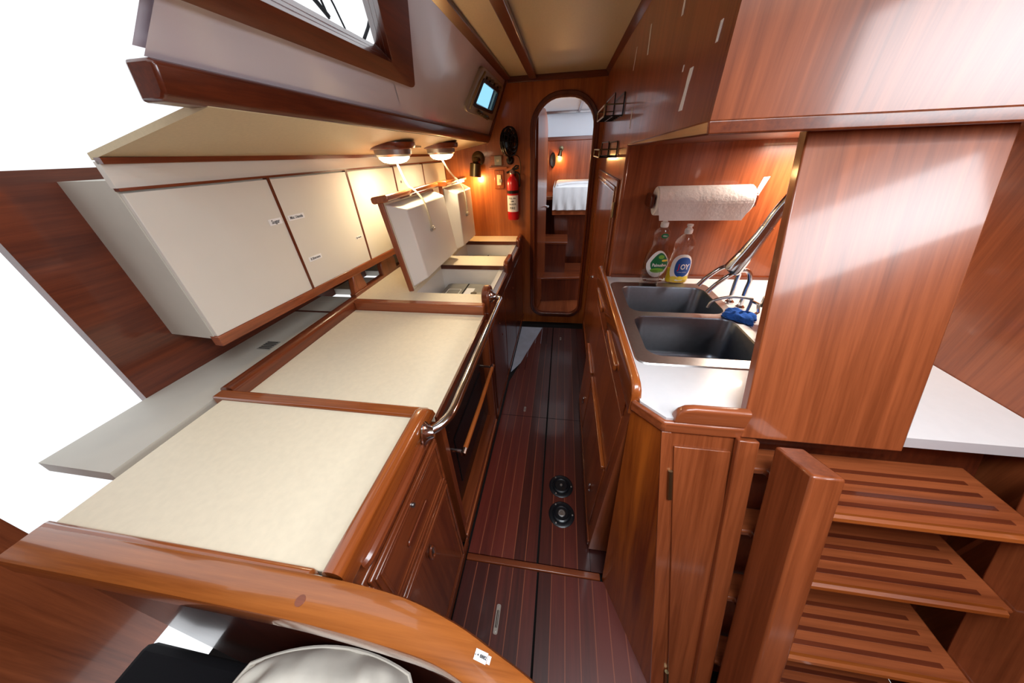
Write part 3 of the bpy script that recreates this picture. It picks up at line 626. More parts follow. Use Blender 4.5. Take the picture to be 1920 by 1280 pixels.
def exf(a, b): 
    th = a/.048; return (ec[0]+.0482*math.sin(th), ec[1]-.0482*math.cos(th), 1.13+b)
lb = MB().grid(lambda u, v: exf(-.058+.116*u, -.062+.124*v), 12, 2).build('label', PAPER, ex, flip=False)
for k, (s_, sz, bb) in enumerate((('PULL PIN', .015, .040), ('AIM', .015, .018), ('SQUEEZE', .015, -.004), ('FIRE', .026, -.034))):
    text(s_, sz, lambda a, b_: (exf(a, bb+b_)[0], exf(a, bb+b_)[1]-.0006, exf(a, bb+b_)[2]), 'lettering', INK, lb, bold=.0004)
MB().lathe([(.020, 1.343), (.022, 1.36), (.014, 1.375), (.0, 1.378)], (ec[0], ec[1], 0), n=16, cap=False).build('valve', STEEL, ex)
MB().lathe([(.013, 0), (.013, .012)], (ec[0], ec[1]-.018, 1.358), (0, -1, 0), 14).build('gauge', CHROME, ex)
MB().tube([(ec[0]-.045, ec[1], 1.352), (ec[0], ec[1], 1.368), (ec[0]+.05, ec[1]-.005, 1.385)], .008, 8).tube([(ec[0], ec[1], 1.375), (ec[0]+.03, ec[1], 1.40), (ec[0]+.055, ec[1], 1.395)], .006, 8).build('lever', BLACK, ex)
MB().tube(smooth_path([(ec[0]+.02, ec[1], 1.36), (ec[0]+.055, ec[1], 1.34), (ec[0]+.058, ec[1], 1.29), (ec[0]+.056, ec[1], 1.25)], 5), .006, 8).build('hose', BLACK, ex)
MB().box(ec[0]-.02, ec[0]+.02, YB-.008, YB, 1.05, 1.35).build('wall_bracket', BLACK, ex)

# ------------------------------------------------------------------ RIGHT WALL, locker above the galley, backsplash
wa = MB().prism([(XA, YB, -.03), (XA, YB, 1.94), (XA, .752, 1.94), (XA, .752, 1.534), (XA, 1.585, 1.506), (XA, 1.585, -.03)], (.02, 0, 0)).build('wall_right', W['mah_z'])
struct(wa, 'reddish mahogany veneer wall along the right of the passage', 'wall')
for y0, z0, y1, z1, wd in ((1.472, 1.842, 1.458, 1.763, .010), (1.704, 1.834, 1.722, 1.765, .007), (.921, 1.640, .939, 1.566, .017), (1.608, 1.632, 1.602, 1.562, .006), (1.09, 1.795, 1.089, 1.763, .012), (.803, 1.684, .806, 1.655, .008), (.86, 1.80, .865, 1.775, .010), (.985, 1.655, .987, 1.643, .004)):
    n = 5; L_ = []; R_ = []
    for k in range(n+1):
        t = k/n; y = y0+(y1-y0)*t; z = z0+(z1-z0)*t; ww = wd*(1.0+.5*random.random())/2
        L_.append((XA-.0012, y-ww, z)); R_.append((XA-.0012, y+ww, z))
    MB().prism(L_+R_[::-1], (.0012, 0, 0)).build('adhesive_strip', PAPER, wa)
struct(MB().box(XA, 1.12, .738, .7515, 1.534, 1.95).build('wall_locker_end', W['mah_z']), 'mahogany end panel of the overhead locker above the sink', 'panel')
so = MB(); so.hexa([(XA, .735, 1.512), (1.12, .735, 1.512), (1.12, 1.58, 1.506), (XA, 1.58, 1.500)], [(XA-.004, .735, 1.536), (1.12, .735, 1.536), (1.12, 1.58, 1.52), (XA-.004, 1.58, 1.507)])
struct(so.build('ceiling_soffit', W['trim_y'], bevel=.004), 'dark wooden soffit under the overhead locker above the sink', 'soffit')
struct(MB().box(XA, 1.12, 1.58, 1.60, .0, 1.506).build('wall_backsplash', W['mah_z']), 'reddish veneer backsplash behind the sink', 'backsplash')
struct(MB().box(XA+.01, 1.12, 1.568, 1.58, .92, .934).build('trim_10', W['trim_x']), 'thin wooden strip at the foot of the backsplash', 'trim')
struct(MB().box(XA-.004, XA+.012, 1.572, 1.592, .92, 1.506).build('trim_11', W['mah_z'], bevel=.004), 'upright wooden edge where the backsplash meets the passage wall', 'trim')
struct(MB().box(1.12, 1.14, .55, 1.6, .0, 1.94).build('wall_outboard', W['mah_z']), 'mahogany panel at the outboard end of the sink counter', 'wall')
MB().prism([(1.0+.0, 1.568, 1.17), (1.0, 1.568, 1.38), (.90, 1.568, 1.30), (.90, 1.568, 1.2)], (.1, .0, 0)) 
sl = thing('strip_light', (.98, 1.3, 1.505), 'slim lit strip lamp under the soffit above the sink', 'light')
MB().box(.86, 1.10, 1.42, 1.47, 1.488, 1.504).build('housing', STEEL, sl, bevel=.003)
MB().box(.87, 1.09, 1.43, 1.46, 1.484, 1.489).build('diffuser', LAMPG, sl)
d = bpy.data.lights.new('strip_bulb', 'AREA'); d.shape = 'RECTANGLE'; d.size = .22; d.size_y = .03; d.energy = 6.0; d.color = (1.0, .86, .72)
b = bpy.data.objects.new('bulb', d); COL.objects.link(b); b.parent = sl; b.location = (0, .145, -.023)
# tall locker door in the passage wall
d2 = thing('door_2', (XA, 2.1, .1), 'tall panelled locker door in the right-hand passage wall', 'door', kind='structure')
lfz = MB().box(XA-.012, XA, 1.66, 2.56, .10, 1.365).build('door_leaf', W['mah_z'], d2, bevel=.004)
for g in (.03, .05):
    O = [(XA-.012, a, b) for a, b in ((1.66+g, .10+g), (2.56-g, .10+g), (2.56-g, 1.365-g), (1.66+g, 1.365-g))]; I = [(XA-.012, a, b) for a, b in ((1.67+g, .11+g), (2.55-g, .11+g), (2.55-g, 1.355-g), (1.67+g, 1.355-g))]
    MB().ring(O, I, (-.005, 0, 0)).build('moulding', W['hon_z'], lfz, bevel=.002)
for z in (.2, 1.20): MB().tube([(XA-.014, 1.655, z), (XA-.014, 1.655, z+.07)], .006, 8).build('hinge', BRASS, lfz)
MB().lathe([(.012, 0), (.012, .006), (.006, .01), (.009, .018), (0, .022)], (XA-.012, 2.21, .68), (-1, 0, 0), 14, cap=False).build('knob', CHROME, lfz)
# wire racks
def rack(y0, y1, z0, z1, dep, label, tilt):
    t = thing('wire_rack', (XA, (y0+y1)/2, z0), label, 'rack', 'wire racks on the passage wall')
    def loop(x, g): return [(x, a, b) for a, b in rr(y0+g, y1-g, z0+g, z1-g, .015, 4)]
    xs = XA-.004
    MB().tube(loop(xs, 0), .0035, 6, closed=True).build('back_frame', BLACK, t)
    fr_ = [(xs-dep, a, b) for a, b in rr(y0, y1, z0, z0+(z1-z0)*.5, .012, 4)]
    MB().tube(fr_, .0035, 6, closed=True).build('front_frame', BRASS, t)
    for k in range(6):
        y = y0+(y1-y0)*k/5
        MB().tube([(xs, y, z0), (xs-dep, y, z0)], .003, 6).build('rod', BLACK, t)
    MB().tube(loop(xs-dep*.5, .0)[:], .003, 6, closed=True).build('middle_frame', BLACK, t)
    for z in (z0+(z1-z0)*.5,):
        for y in (y0, y1): MB().tube([(xs, y, z), (xs-dep, y, z)], .003, 6).build('side_rod', BRONZE, t)
rack(1.84, 2.20, 1.625, 1.712, .085, 'upper dark wire rack fixed high on the passage wall', 0)
rack(1.87, 2.20, 1.455, 1.522, .085, 'lower dark wire rack fixed below the other one', 0)
# paper towel
pt = thing('paper_towel', (.58, 1.50, 1.29), 'roll of white paper towel on the backsplash above the bottles', 'paper towel')
tl = MB()
for x0, x1, r0, r1 in ((.400, .772, .016, .058),):
    tl.lathe([(r0, 0), (r1-.003, 0), (r1, .004), (r1, x1-x0-.004), (r1-.003, x1-x0), (r0, x1-x0), (r0, 0)], (x0, 1.508, 1.293), (1, 0, 0), 36, cap=False)
tl.build('roll', TOWEL, pt)
MB().hexa([(.402, 1.451, 1.29), (.770, 1.451, 1.29), (.745, 1.453, 1.222), (.420, 1.453, 1.222)], [(.402, 1.4495, 1.29), (.770, 1.4495, 1.29), (.745, 1.4515, 1.222), (.420, 1.4515, 1.222)]).build('loose_sheet', TOWEL, pt)
MB().tube([(.385, 1.508, 1.293), (.79, 1.508, 1.293)], .011, 10).build('spindle', W['deep_x'], pt)
for x in (.378, .782): MB().prism([(x, a, b) for a, b in rr(1.48, 1.58, 1.265, 1.32, .015, 4)], (.014, 0, 0)).build('bracket', W['deep_z'], pt, bevel=.003)
tag(MB().prism([(a, 1.5785, b) for a, b in ((.815, 1.262), (.832, 1.262), (.862, 1.372), (.838, 1.37))], (0, .0014, 0)).build('adhesive_patch', PAPER), 'white scuffed adhesive patch right of the paper towel', 'patch')

# ------------------------------------------------------------------ SINK COUNTER
SX0, SX1, SY0, SY1, CZ = .262, .705, .805, 1.49, .92
skc = thing('sink_counter', (.6, 1.05, .88), 'white laminate sink counter with varnished fiddles', 'countertop')
ctr = [(.236, 1.578), (.236, .632), (.288, .578), (1.118, .578), (1.118, 1.578)]
MB().fill([[(a, b, .89) for a, b in ctr], [(a, b, .89) for a, b in rr(SX0+.006, SX1-.006, SY0+.006, SY1-.006, .03)]], (0, 0, .03)).build('laminate', WHITE, skc)
prof = rr(.214, .240, .862, .962, (.011, .011, .004, .004), 5)
MB().loft([[(a, y, .862+(b-.862)*k) for a, b in prof] for y, k in ((1.63, .97), (.70, 1), (.67, .96), (.652, .85), (.643, .68), (.640, .5))]).build('side_fiddle', W['hon_y'], skc, bevel=.002)
MB().prism([(.214, .640, .878), (.282, .566, .878), (.47, .566, .878), (.47, .582, .878), (.288, .582, .878), (.226, .648, .878)], (0, 0, .036)).build('edge_strip', W['mah_x'], skc, bevel=.006)
MB().loft([[(x, a, .915+(b-.915)*k) for a, b in rr(.568, .592, .915, .964, (.010, .010, .003, .003), 5)] for x, k in ((.305, .35), (.312, .7), (.325, .93), (.345, 1), (.466, 1))]).build('front_fiddle', W['mah_x'], skc, bevel=.001)
# sink
sk = thing('double_sink', (.49, 1.15, CZ), 'brushed steel double sink let into the white counter', 'sink')
B1 = (.302, .672, 1.165, 1.440); B2 = (.302, .672, .848, 1.128)
def lp(b, g, z, r): return [(x, y, z) for x, y in rr(b[0]+g, b[1]-g, b[2]+g, b[3]-g, r, 6)]
MB().fill([[(x, y, CZ+.004) for x, y in rr(SX0, SX1, SY0, SY1, .035, 6)], lp(B1, 0, CZ+.004, .05), lp(B2, 0, CZ+.004, .05)]).loft([[(x, y, CZ) for x, y in rr(SX0-.004, SX1+.004, SY0-.004, SY1+.004, .038, 6)], [(x, y, CZ+.004) for x, y in rr(SX0, SX1, SY0, SY1, .035, 6)]], cap=False).build('rim', STEEL, sk, flip=False)
for bb in (B1, B2):
    MB().loft([lp(bb, 0, CZ+.004, .05), lp(bb, .004, CZ-.002, .048), lp(bb, .010, CZ-.15, .045), lp(bb, .02, CZ-.172, .045), lp(bb, .05, CZ-.18, .04)], cap=False).add(lp(bb, .05, CZ-.18, .04), [tuple(range(28))]).build('basin', BASIN, sk, flip=False, angle=60)
    cx, cy = (bb[0]+bb[1])/2, (bb[2]+bb[3])/2
    MB().lathe([(.04, .0), (.036, .003), (.02, -.002), (0, -.003)], (cx, cy, CZ-.18), n=20, cap=False).build('drain', CHROME, sk)
# main tap
tp = thing('kitchen_tap', (.80, 1.11, CZ), 'tall chrome pull-down tap arching over the sink', 'tap')
MB().lathe([(.036, 0), (.036, .006), (.030, .010), (.029, .16), (.024, .17)], (.80, 1.10, CZ), (.05, .0, 1), 24).build('body', CHROME, tp)
neck = smooth_path([(.808, 1.10, 1.08), (.815, 1.10, 1.25), (.81, 1.105, 1.38), (.775, 1.12, 1.43), (.735, 1.14, 1.40), (.705, 1.165, 1.315), (.692, 1.175, 1.255)], 6)
MB().tube(neck, .0185, 16).build('gooseneck', CHROME, tp)
MB().tube([(.692, 1.175, 1.255), (.686, 1.180, 1.225), (.668, 1.19, 1.16), (.648, 1.20, 1.10), (.645, 1.202, 1.092)], [.0195, .0205, .026, .032, .030], 20).build('spray_head', CHROME, tp)
MB().tube([(.6445, 1.2022, 1.0915), (.643, 1.203, 1.0885)], [.0285, .024], 20).build('spray_face', BLACK, tp)
MB().tube([(.80, 1.105, 1.0), (.768, 1.12, 1.0)], .023, 18).build('valve', CHROME, tp)
MB().tube([(.768, 1.12, 1.0), (.748, 1.13, 1.0)], [.0225, .021], 18).build('valve_cap', BRONZE, tp)
MB().tube([(.775, 1.118, 1.018), (.785, 1.125, 1.06), (.79, 1.128, 1.10)], [.008, .007, .0065], 10).build('lever', CHROME, tp)
def spout(pts, r, x, y, label, cat='faucet', mat=CHROME):
    t = thing('water_spout', (x, y, CZ), label, cat, 'small spouts behind the sink')
    MB().lathe([(r*2.0, 0), (r*2.0, .006), (r*1.3, .012)], (x, y, CZ), n=16).build('base', mat, t)
    MB().tube(smooth_path([(x, y, CZ+.01)]+pts, 7), r, 12).build('spout', mat, t)
    return t
spout([(.722, 1.285, 1.01), (.715, 1.275, 1.06), (.685, 1.265, 1.090), (.64, 1.262, 1.082), (.60, 1.262, 1.045), (.572, 1.262, 1.005)], .0085, .730, 1.29, 'chrome swan-neck spout at the back, left of its twin')
spout([(.742, 1.235, 1.00), (.735, 1.225, 1.05), (.71, 1.22, 1.085), (.665, 1.215, 1.078), (.62, 1.215, 1.035), (.592, 1.215, .995)], .0085, .748, 1.24, 'chrome swan-neck spout beside the sponge, right of its twin')
t = spout([(.735, 1.165, .985), (.725, 1.165, .995), (.66, 1.165, 1.0), (.60, 1.16, .985), (.585, 1.158, .955)], .0055, .735, 1.165, 'thin low pale spout in front of the two swan-necks', mat=STEEL)
MB().tube([(.735, 1.165, .985), (.76, 1.16, .975), (.765, 1.15, .945), (.745, 1.14, .935)], .006, 8).build('lever', CHROME, t)
t = spout([(.80, .985, 1.0), (.79, .99, 1.012), (.75, 1.0, 1.010), (.715, 1.01, .99), (.705, 1.012, .965)], .007, .80, .98, 'pale soap dispenser spout nearest the companionway', 'dispenser', STEEL)
# sponge
def spg(u, v, top):
    a, b = 2*u-1, 2*v-1; c = .62; e = (1-abs(a)**4)*(1-abs(b)**4); rg = 1+.05*math.sin(9*a*b+4*a)-.06*math.cos(7*a+5*b)
    return Vector((.700+(a*.046*math.cos(c)+b*.040*math.sin(c))*rg, 1.140+(-a*.046*math.sin(c)*1.3+b*.040*math.cos(c))*rg, .9255+(.004+top*.016)*max(.0, e)**.3+.0035*(1+math.sin(7*a+6*b))*top))
sg = MB().grid(lambda u, v: spg(u, v, 1), 16, 14).grid(lambda u, v: spg(u, v, 0), 16, 14)
tag(sg.build('sponge', SPONGE, angle=60), 'crumpled bright blue sponge on the sink rim', 'sponge')

# bottles
def bottle(cx, cy, z0, prof, ell, name, label, lean=0):
    t = thing(name, (cx, cy, z0), label, 'bottle')
    MB().lathe(prof, (cx, cy, z0), n=32, sx=1, sy=ell).build('bottle_body', GLASS, t)
    return t
pr1 = [(.030, 0), (.047, .003), (.051, .012), (.053, .05), (.057, .09), (.053, .125), (.040, .160), (.033, .180), (.036, .21), (.038, .226), (.033, .243), (.018, .258), (.014, .262)]
b1 = bottle(.466, 1.515, CZ+.005, pr1, .46, 'dish_soap_bottle', 'clear dish soap bottle with a green Palmolive label, nearly empty')
def on_bottle(cx, cy, z0, prof, ell):
    def rad(z):
        for (r0, a), (r1, b) in zip(prof[:-1], prof[1:]):
            if a <= z <= b: return r0+(r1-r0)*(z-a)/max(1e-6, b-a)
        return prof[-1][0]
    def f(u, wv, e=.0008):
        r = rad(wv)+e; s = max(-.98, min(.98, u/r)); return (cx+u, cy-ell*r*math.sqrt(1-s*s)-e*.5, z0+wv)
    return f
def blob(fn, cu, cw, ru, rw, mat, name, par, e, pw=1.0, n=24, rot=0, shape=None):
    mb = MB(); c = math.cos(rot); s = math.sin(rot); rings = 4; vs = []; fs = []
    for k in range(1, rings+1):
        for i in range(n):
            a = 2*math.pi*i/n; x = ru*k/rings*math.copysign(abs(math.cos(a))**pw, math.cos(a)); y = rw*k/rings*math.copysign(abs(math.sin(a))**pw, math.sin(a))
            if shape: x, y = shape(x, y)
            vs.append(fn(cu+x*c-y*s, cw+x*s+y*c, e))
    vs.append(fn(cu, cw, e)); ctr_ = len(vs)-1
    for i in range(n): fs.append((ctr_, i, (i+1) % n))
    for k in range(rings-1):
        for i in range(n): fs.append((k*n+i, (k+1)*n+i, (k+1)*n+(i+1) % n, k*n+(i+1) % n))
    return mb.add(vs, fs).build(name, mat, par, flip=False)
fb = on_bottle(.466, 1.515, CZ+.005, pr1, .46)
MB().lathe([(.015, .258), (.017, .262), (.017, .278), (.010, .282), (.008, .292), (.011, .294), (.011, .302), (0, .303)], (.466, 1.515, CZ+.005), n=20, cap=False).build('cap', PAPER, b1)
la = blob(fb, .002, .092, .050, .064, PAPER, 'label', b1, .0010, shape=lambda x, y: (x*(1-.25*max(0, y/.062)), y))
blob(fb, .008, .098, .040, .048, GREEN, 'label_print', la, .0016, shape=lambda x, y: (x*(1-.35*max(0, y/.045)), y))
blob(fb, .004, .062, .032, .012, LIME, 'label_print', la, .0019)
blob(fb, .012, .127, .013, .009, LIME, 'label_print', la, .0019)
blob(fb, .030, .110, .013, .0045, YEL, 'label_print', la, .0021, pw=.5)
text('Palmolive', .021, lambda a, b_: fb(.009+a, .088+b_, .0030), 'lettering', PAPER, la, bold=.0005, squeeze=.80)
bl = blob(fb, .008, .222, .017, .011, GREEN, 'neck_label', b1, .0016)
text('Ultra', .009, lambda a, b_: fb(.008+a, .222+b_, .0026), 'lettering', PAPER, bl)
pr2 = [(.032, 0), (.048, .003), (.051, .010), (.052, .09), (.047, .13), (.043, .155), (.045, .175), (.047, .186), (.041, .205), (.022, .228), (.013, .235)]
b2 = bottle(.572, 1.505, CZ+.005, pr2, .46, 'dish_soap_bottle', 'clear dish soap bottle with a blue Joy label and yellow soap at the bottom')
MB().lathe([(.030, .002), (.046, .005), (.0492, .012), (.0500, .070), (.0, .070)], (.572, 1.505, CZ+.005), n=32, sy=.445, cap=False).build('soap', SOAPY, b2)
MB().lathe([(.015, .232), (.017, .236), (.017, .250), (.011, .255), (.009, .262), (.013, .264), (.013, .272), (0, .274)], (.572, 1.505, CZ+.005), n=20, cap=False).build('cap', PAPER, b2)
for k in range(9): MB().box(0, 0, 0, 0, 0, 0)
fb2 = on_bottle(.572, 1.505, CZ+.005, pr2, .46)
la2 = blob(fb2, .002, .078, .045, .064, PAPER, 'label', b2, .0010, pw=.8)
blob(fb2, .008, .082, .035, .047, BLUE, 'label_print', la2, .0016, pw=.8)
for u in (-.022, .006, .032): blob(fb2, u, .028, .015, .010, YEL, 'label_print', la2, .0021)
for ch, u, mt in (('J', -.010, REDINK), ('O', .008, PAPER), ('Y', .027, PAPER)): text(ch, .036, (lambda uu: lambda a, b_: fb2(uu+a, .083+b_, .0028))(u), 'lettering', mt, la2, bold=.0007, squeeze=.8)
text('ULTRA LEMON', .006, lambda a, b_: fb2(.008+a, .058+b_, .0026), 'lettering', PAPER, la2)
cp = thing('clear_cup', (.44, 1.47, CZ), 'small clear plastic holder in front of the Palmolive bottle', 'cup')
o = rr(.395, .475, 1.440, 1.476, .01); i = rr(.397, .473, 1.442, 1.474, .009)
MB().loft([[(a, b, CZ+.004) for a, b in o], [(a, b, CZ+.075) for a, b in o], [(a, b, CZ+.075) for a, b in i], [(a, b, CZ+.007) for a, b in i]], cap=True).build('wall', GLASS, cp)

# ------------------------------------------------------------------ SINK CABINET (front leans slightly inboard at the foot)
def sx(z): return .192+.034*z/.88
sc_ = thing('sink_cabinet', (.55, 1.1, 0), 'varnished mahogany cabinet under the sink with drawers facing the passage', 'cabinet')
def sfr(y, z, n=0): return Vector((sx(z)-n, y, z))
def spanel(y0, y1, z0, z1, n0, n1, name, mat, par, bev=.003):
    return MB().hexa([sfr(y0, z0, n0), sfr(y1, z0, n0), sfr(y1, z1, n0), sfr(y0, z1, n0)], [sfr(y0, z0, n1), sfr(y1, z0, n1), sfr(y1, z1, n1), sfr(y0, z1, n1)]).build(name, mat, par, bevel=bev)
MB().hexa([(sx(0)+.0, .645, .02), (sx(.88), .645, .88), (sx(.88), 1.62, .88), (sx(0), 1.62, .02)], [(.27, .645, .02), (.27, .645, .88), (.27, 1.57, .88), (.27, 1.57, .02)]).build('body', W['mah_z'], sc_)
for y0, y1 in ((.70, 1.16), (1.18, 1.58)):
    dwr = spanel(y0, y1, .79, .875, 0, .006, 'drawer', W['mah_y'], sc_)
    ym = (y0+y1)/2+.05
    spanel(ym-.12, ym+.12, .838, .868, .006, .020, 'finger_pull', W['hon_y'], dwr, .006)
spanel(.70, 1.58, .50, .78, 0, .004, 'panel', W['mah_z'], sc_)
for y0, y1 in ((.72, 1.265), (1.285, 1.59)):
    dd = spanel(y0, y1, .07, .475, 0, .006, 'door', W['mah_z'], sc_)
    spanel(y0+.005, y1-.005, .475, .490, .0, .016, 'top_strip', W['hon_y'], dd, .003)
    MB().tube([sfr((y0+.10)+.010*math.cos(t), .20+.022*math.sin(t), .010) for t in [k*math.pi/8 for k in range(16)]], .004, 8, closed=True).build('ring_pull', CHROME, dd)
spanel(.66, 1.60, .022, .055, 0, .008, 'plinth_moulding', W['trim_y'], sc_)
# angled corner panel and sloping end with its narrow door
A, Bt, Bb, Ab = Vector((.222, .645, .878)), Vector((.283, .572, .878)), Vector((.366, .264, 0)), Vector((.242, .548, 0))
MB().grid(lambda u, v: (A*(1-u)+Bt*u)*(1-v)+(Ab*(1-u)+Bb*u)*v, 10, 10).build('corner_panel', W['streak_z'], sc_)
SD = (Bb-Bt); SLV = Vector((0, SD.y, SD.z)).normalized(); SN = Vector((0, SLV.z, -SLV.y)); SN = SN if SN.y < 0 else -SN
def sl_(x, z, n=0):           # point on the sloping companionway plane
    t = (.878-z)/.878; return Vector((x, .572-.308*t, z))+SN*n
def q4(pts, n0, n1): return MB().hexa([sl_(x, z, n0) for x, z in pts], [sl_(x, z, n1) for x, z in pts])
q4([(.284, .878), (.46, .878), (.50, 0), (.366, 0)], -.02, .0).build('end_panel', W['slope'], sc_)
q4([(.283, .878), (.308, .878), (.408, 0), (.365, 0)], 0, .004).build('corner_post', W['slope'], sc_, bevel=.002)
nd = q4([(.318, .842), (.452, .842), (.50, .05), (.412, .05)], 0, .006).build('end_door', W['slope'], sc_, bevel=.002)
MB().tube([sl_(.318, .775, .008), sl_(.326, .695, .008)], .006, 8).build('hinge', BRASS, nd)
MB().tube([sl_(.402, .10, .008), sl_(.409, .04, .008)], .006, 8).build('hinge', BRASS, nd)

# ------------------------------------------------------------------ COMPANIONWAY PARTITION and LADDER (right foreground)
struct(MB().hexa([sl_(.462, .885, .012), sl_(.462, 1.52, .012), sl_(.80, 1.52, .012), sl_(.80, .885, .012)], [sl_(.462, .885, -.012), sl_(.462, 1.52, -.012), sl_(.80, 1.52, -.012), sl_(.80, .885, -.012)]).build('wall_companionway', W['slope'], bevel=.003), 'sloping mahogany partition between sink counter and ladder', 'partition')
ld = thing('companionway_ladder', (.75, .3, 0), 'sloping mahogany companionway ladder at the right edge', 'ladder')
q4([(.455, .882), (.502, .882), (.525, 0), (.478, 0)], .002, .022).build('stringer', W['slope'], ld, bevel=.004)
q4([(.527, .882), (.588, .882), (.588, -.0), (.527, -.0)], .03, .14).build('stringer', W['slope'], ld, bevel=.006)
q4([(1.02, .882), (1.07, .882), (1.07, -.0), (1.02, -.0)], .03, .14).build('stringer', W['slope'], ld, bevel=.006)
for z in (.16, .40, .62, .80):
    p = sl_(.5, z, 0)
    tr = MB().prism([(a, b, z-.022) for a, b in ((.503, p.y+.0), (.546, p.y+.0), (.60, p.y-.10), (1.02, p.y-.10), (1.02, p.y+.07), (.503, p.y+.07))], (0, 0, .022)).build('tread', W['mah_x'], ld, bevel=.005)
    MB().tube([(.605, p.y-.10, z-.006), (1.0, p.y-.10, z-.006)], .010, 8).build('nosing', W['hon_x'], tr)
    for k in range(4): MB().box(.63, .98, p.y-.075+k*.03, p.y-.065+k*.03, z-.001, z+.0015).build('tread_groove', W['deep_x'], tr)
q4([(.50, .885), (1.07, .885), (1.07, 0), (.50, 0)], -.10, -.08).build('back_board', W['deep_z'], ld)

# ------------------------------------------------------------------ FOREGROUND SEAT-BACK RAIL, painted seat-well shade and pillow
k = .64/.60
def rl(pts): return [Vector((a*.995, b*.995, 0)) for a, b in pts]
outer = [(-1.0, .158), (-.75, .160), (-.497, .161), (-.352, .161), (-.224, .154), (-.128, .135), (-.058, .112), (-.010, .095), (.035, .074)]
inner = [(-1.0, .094), (-.75, .096), (-.443, .098), (-.329, .096), (-.222, .091), (-.150, .085), (-.090, .070), (-.04, .045), (.0, .012)]
O = smooth_path(rl(outer), 4); I = smooth_path(rl(inner), 4)
loops = []
for a, b in zip(O, I):
    d = (b-a); zt, zb_ = .903, .858; e = .010
    dn = d.normalized()
    loops.append([a+Vector((0,0,zb_)), a+Vector((0,0,zt-e)), a+dn*e*.3+Vector((0,0,zt-e*.3)), a+dn*e+Vector((0,0,zt)), b-dn*e+Vector((0,0,zt)), b-dn*e*.3+Vector((0,0,zt-e*.3)), b+Vector((0,0,zt-e)), b+Vector((0,0,zb_))])
sr = thing('seat_back', (-.4, .12, 0), 'curved varnished seat-back rail in the near foreground', 'seat')
rlo = MB().loft(loops).build('top_rail', W['rail_x'], sr)
MB().lathe([(.008, 0), (.008, .0004)], (-.383, .1225, .9031), n=16).build('wood_plug', W['trim_x'], rlo)
lfr = frame((-.0800, .1028, .9033), (.0195, -.0035, 0), (.0035, .0195, 0), (0, 0, 1))
st_ = MB().fbox(lfr, -.0091, .0091, -.0058, .0058, 0, .0008).build('sticker', PAPER, rlo)
MB().fbox(lfr, .0098, .0145, -.0042, .0042, 0, .0008).build('sticker', PAPER, rlo)
text('- + 8882', .0050, lambda a, b: lfr(a, b, .0012), 'lettering', INK, st_, bold=.0002)
bp_ = [p+Vector((0, -.01, 0)) for p in O[:-2]]
MB().loft([[p+Vector((0,-.012,0)), p+Vector((0,-.03,0)), p+Vector((0,-.03,.859)), p+Vector((0,-.012,.859))] for p in bp_]).build('back_panel', W['deep_z'], sr)
MB().prism([(-1.05, .09, .30), (-.10, .09, .30), (-.03, .02, .30), (.0, -.3, .30), (-1.05, -.3, .30)], (0, 0, .12)).build('seat_well_shade', NAVY, sr, bevel=.02)  # near-black slab added so its colour gives the seat well's shade
P0 = Vector((-.380, -.030, .652)); pu = Vector((.93, .10, -.06)); pv = Vector((-.12, .86, .16)); pn = Vector((.06, -.18, .97)).normalized()
def pil(u, v, sgn):
    a, b = 2*u-1, 2*v-1
    e = max(0, 1-abs(a)**2.6)**.5*max(0, 1-abs(b)**2.6)**.5
    wr = (.014*math.sin(5*a+3*b+2*math.sin(3*b))+.011*math.sin(11*b-6*a+2*math.sin(4*a))+.006*math.sin(19*a+9*b+3*math.sin(2*b)))*e**.3
    A_ = a*(1-.20*b*b); B_ = b*(1-.20*a*a)
    return P0+pu*(A_*.205)+pv*(B_*.165)+pn*(sgn*(.085*e)+wr)
pil_t = thing('pillow', P0, 'crumpled off-white pillow tucked below the curved rail', 'pillow')
pw = MB()
for sgn in (1, -1): pw.grid(lambda u, v: pil(u, v, sgn), 36, 36)
pw.build('cover', LINEN, pil_t, flip=False, angle=80)
edge = [pil(t/14, 0, 1) for t in range(14)]+[pil(1, t/14, 1) for t in range(14)]+[pil(1-t/14, 1, 1) for t in range(14)]+[pil(0, 1-t/14, 1) for t in range(14)]
MB().tube(edge, .004, 6, closed=True).build('piping', LINEN, pil_t)

# ------------------------------------------------------------------ FORWARD CABIN seen through the doorway
YF = 4.5
struct(MB().box(-.60, 1.1, YB+.03, YF, .03, .08).build('floor', W['mah_y']), 'reddish floor of the forward cabin beyond the doorway', 'floor')
struct(MB().box(-.62, 1.1, YF, YF+.03, 0, 1.62).build('wall_berth', W['mah_z']), 'warm wooden wall behind the berth in the forward cabin', 'wall')
struct(MB().hexa([(-.60, YF, 1.60), (1.1, YF, 1.60), (1.1, YF+.12, 1.93), (-.60, YF+.12, 1.93)], [(-.60, YF+.03, 1.60), (1.1, YF+.03, 1.60), (1.1, YF+.15, 1.93), (-.60, YF+.15, 1.93)]).build('wall_hull_forward', HULLB), 'pale blue-white hull panel above the berth', 'hull panel')
struct(MB().box(-.60, 1.1, YF-.03, YF, 1.585, 1.625).build('trim_12', W['trim_x'], bevel=.004), 'wooden shelf edge under the pale hull panel', 'trim')
struct(MB().box(-.60, 1.1, YF+.06, YF+.12, 1.86, 1.885).build('trim_13', W['deep_x']), 'dark trim between pale hull panel and forward ceiling', 'trim')
struct(MB().box(-.62, -.60, YB+.03, YF, .0, 1.45).hexa([(-.62, YB+.03, 0), (-.60, YB+.03, 0), (-.60, YF, 0), (-.62, YF, 0)], [(-.62, YB+.03, 1.45), (-.60, YB+.03, 1.45), (-.60, YF, 1.45), (-.62, YF, 1.45)]).build('wall_side_forward', W['mah_z']), 'wooden side wall of the forward cabin', 'wall')
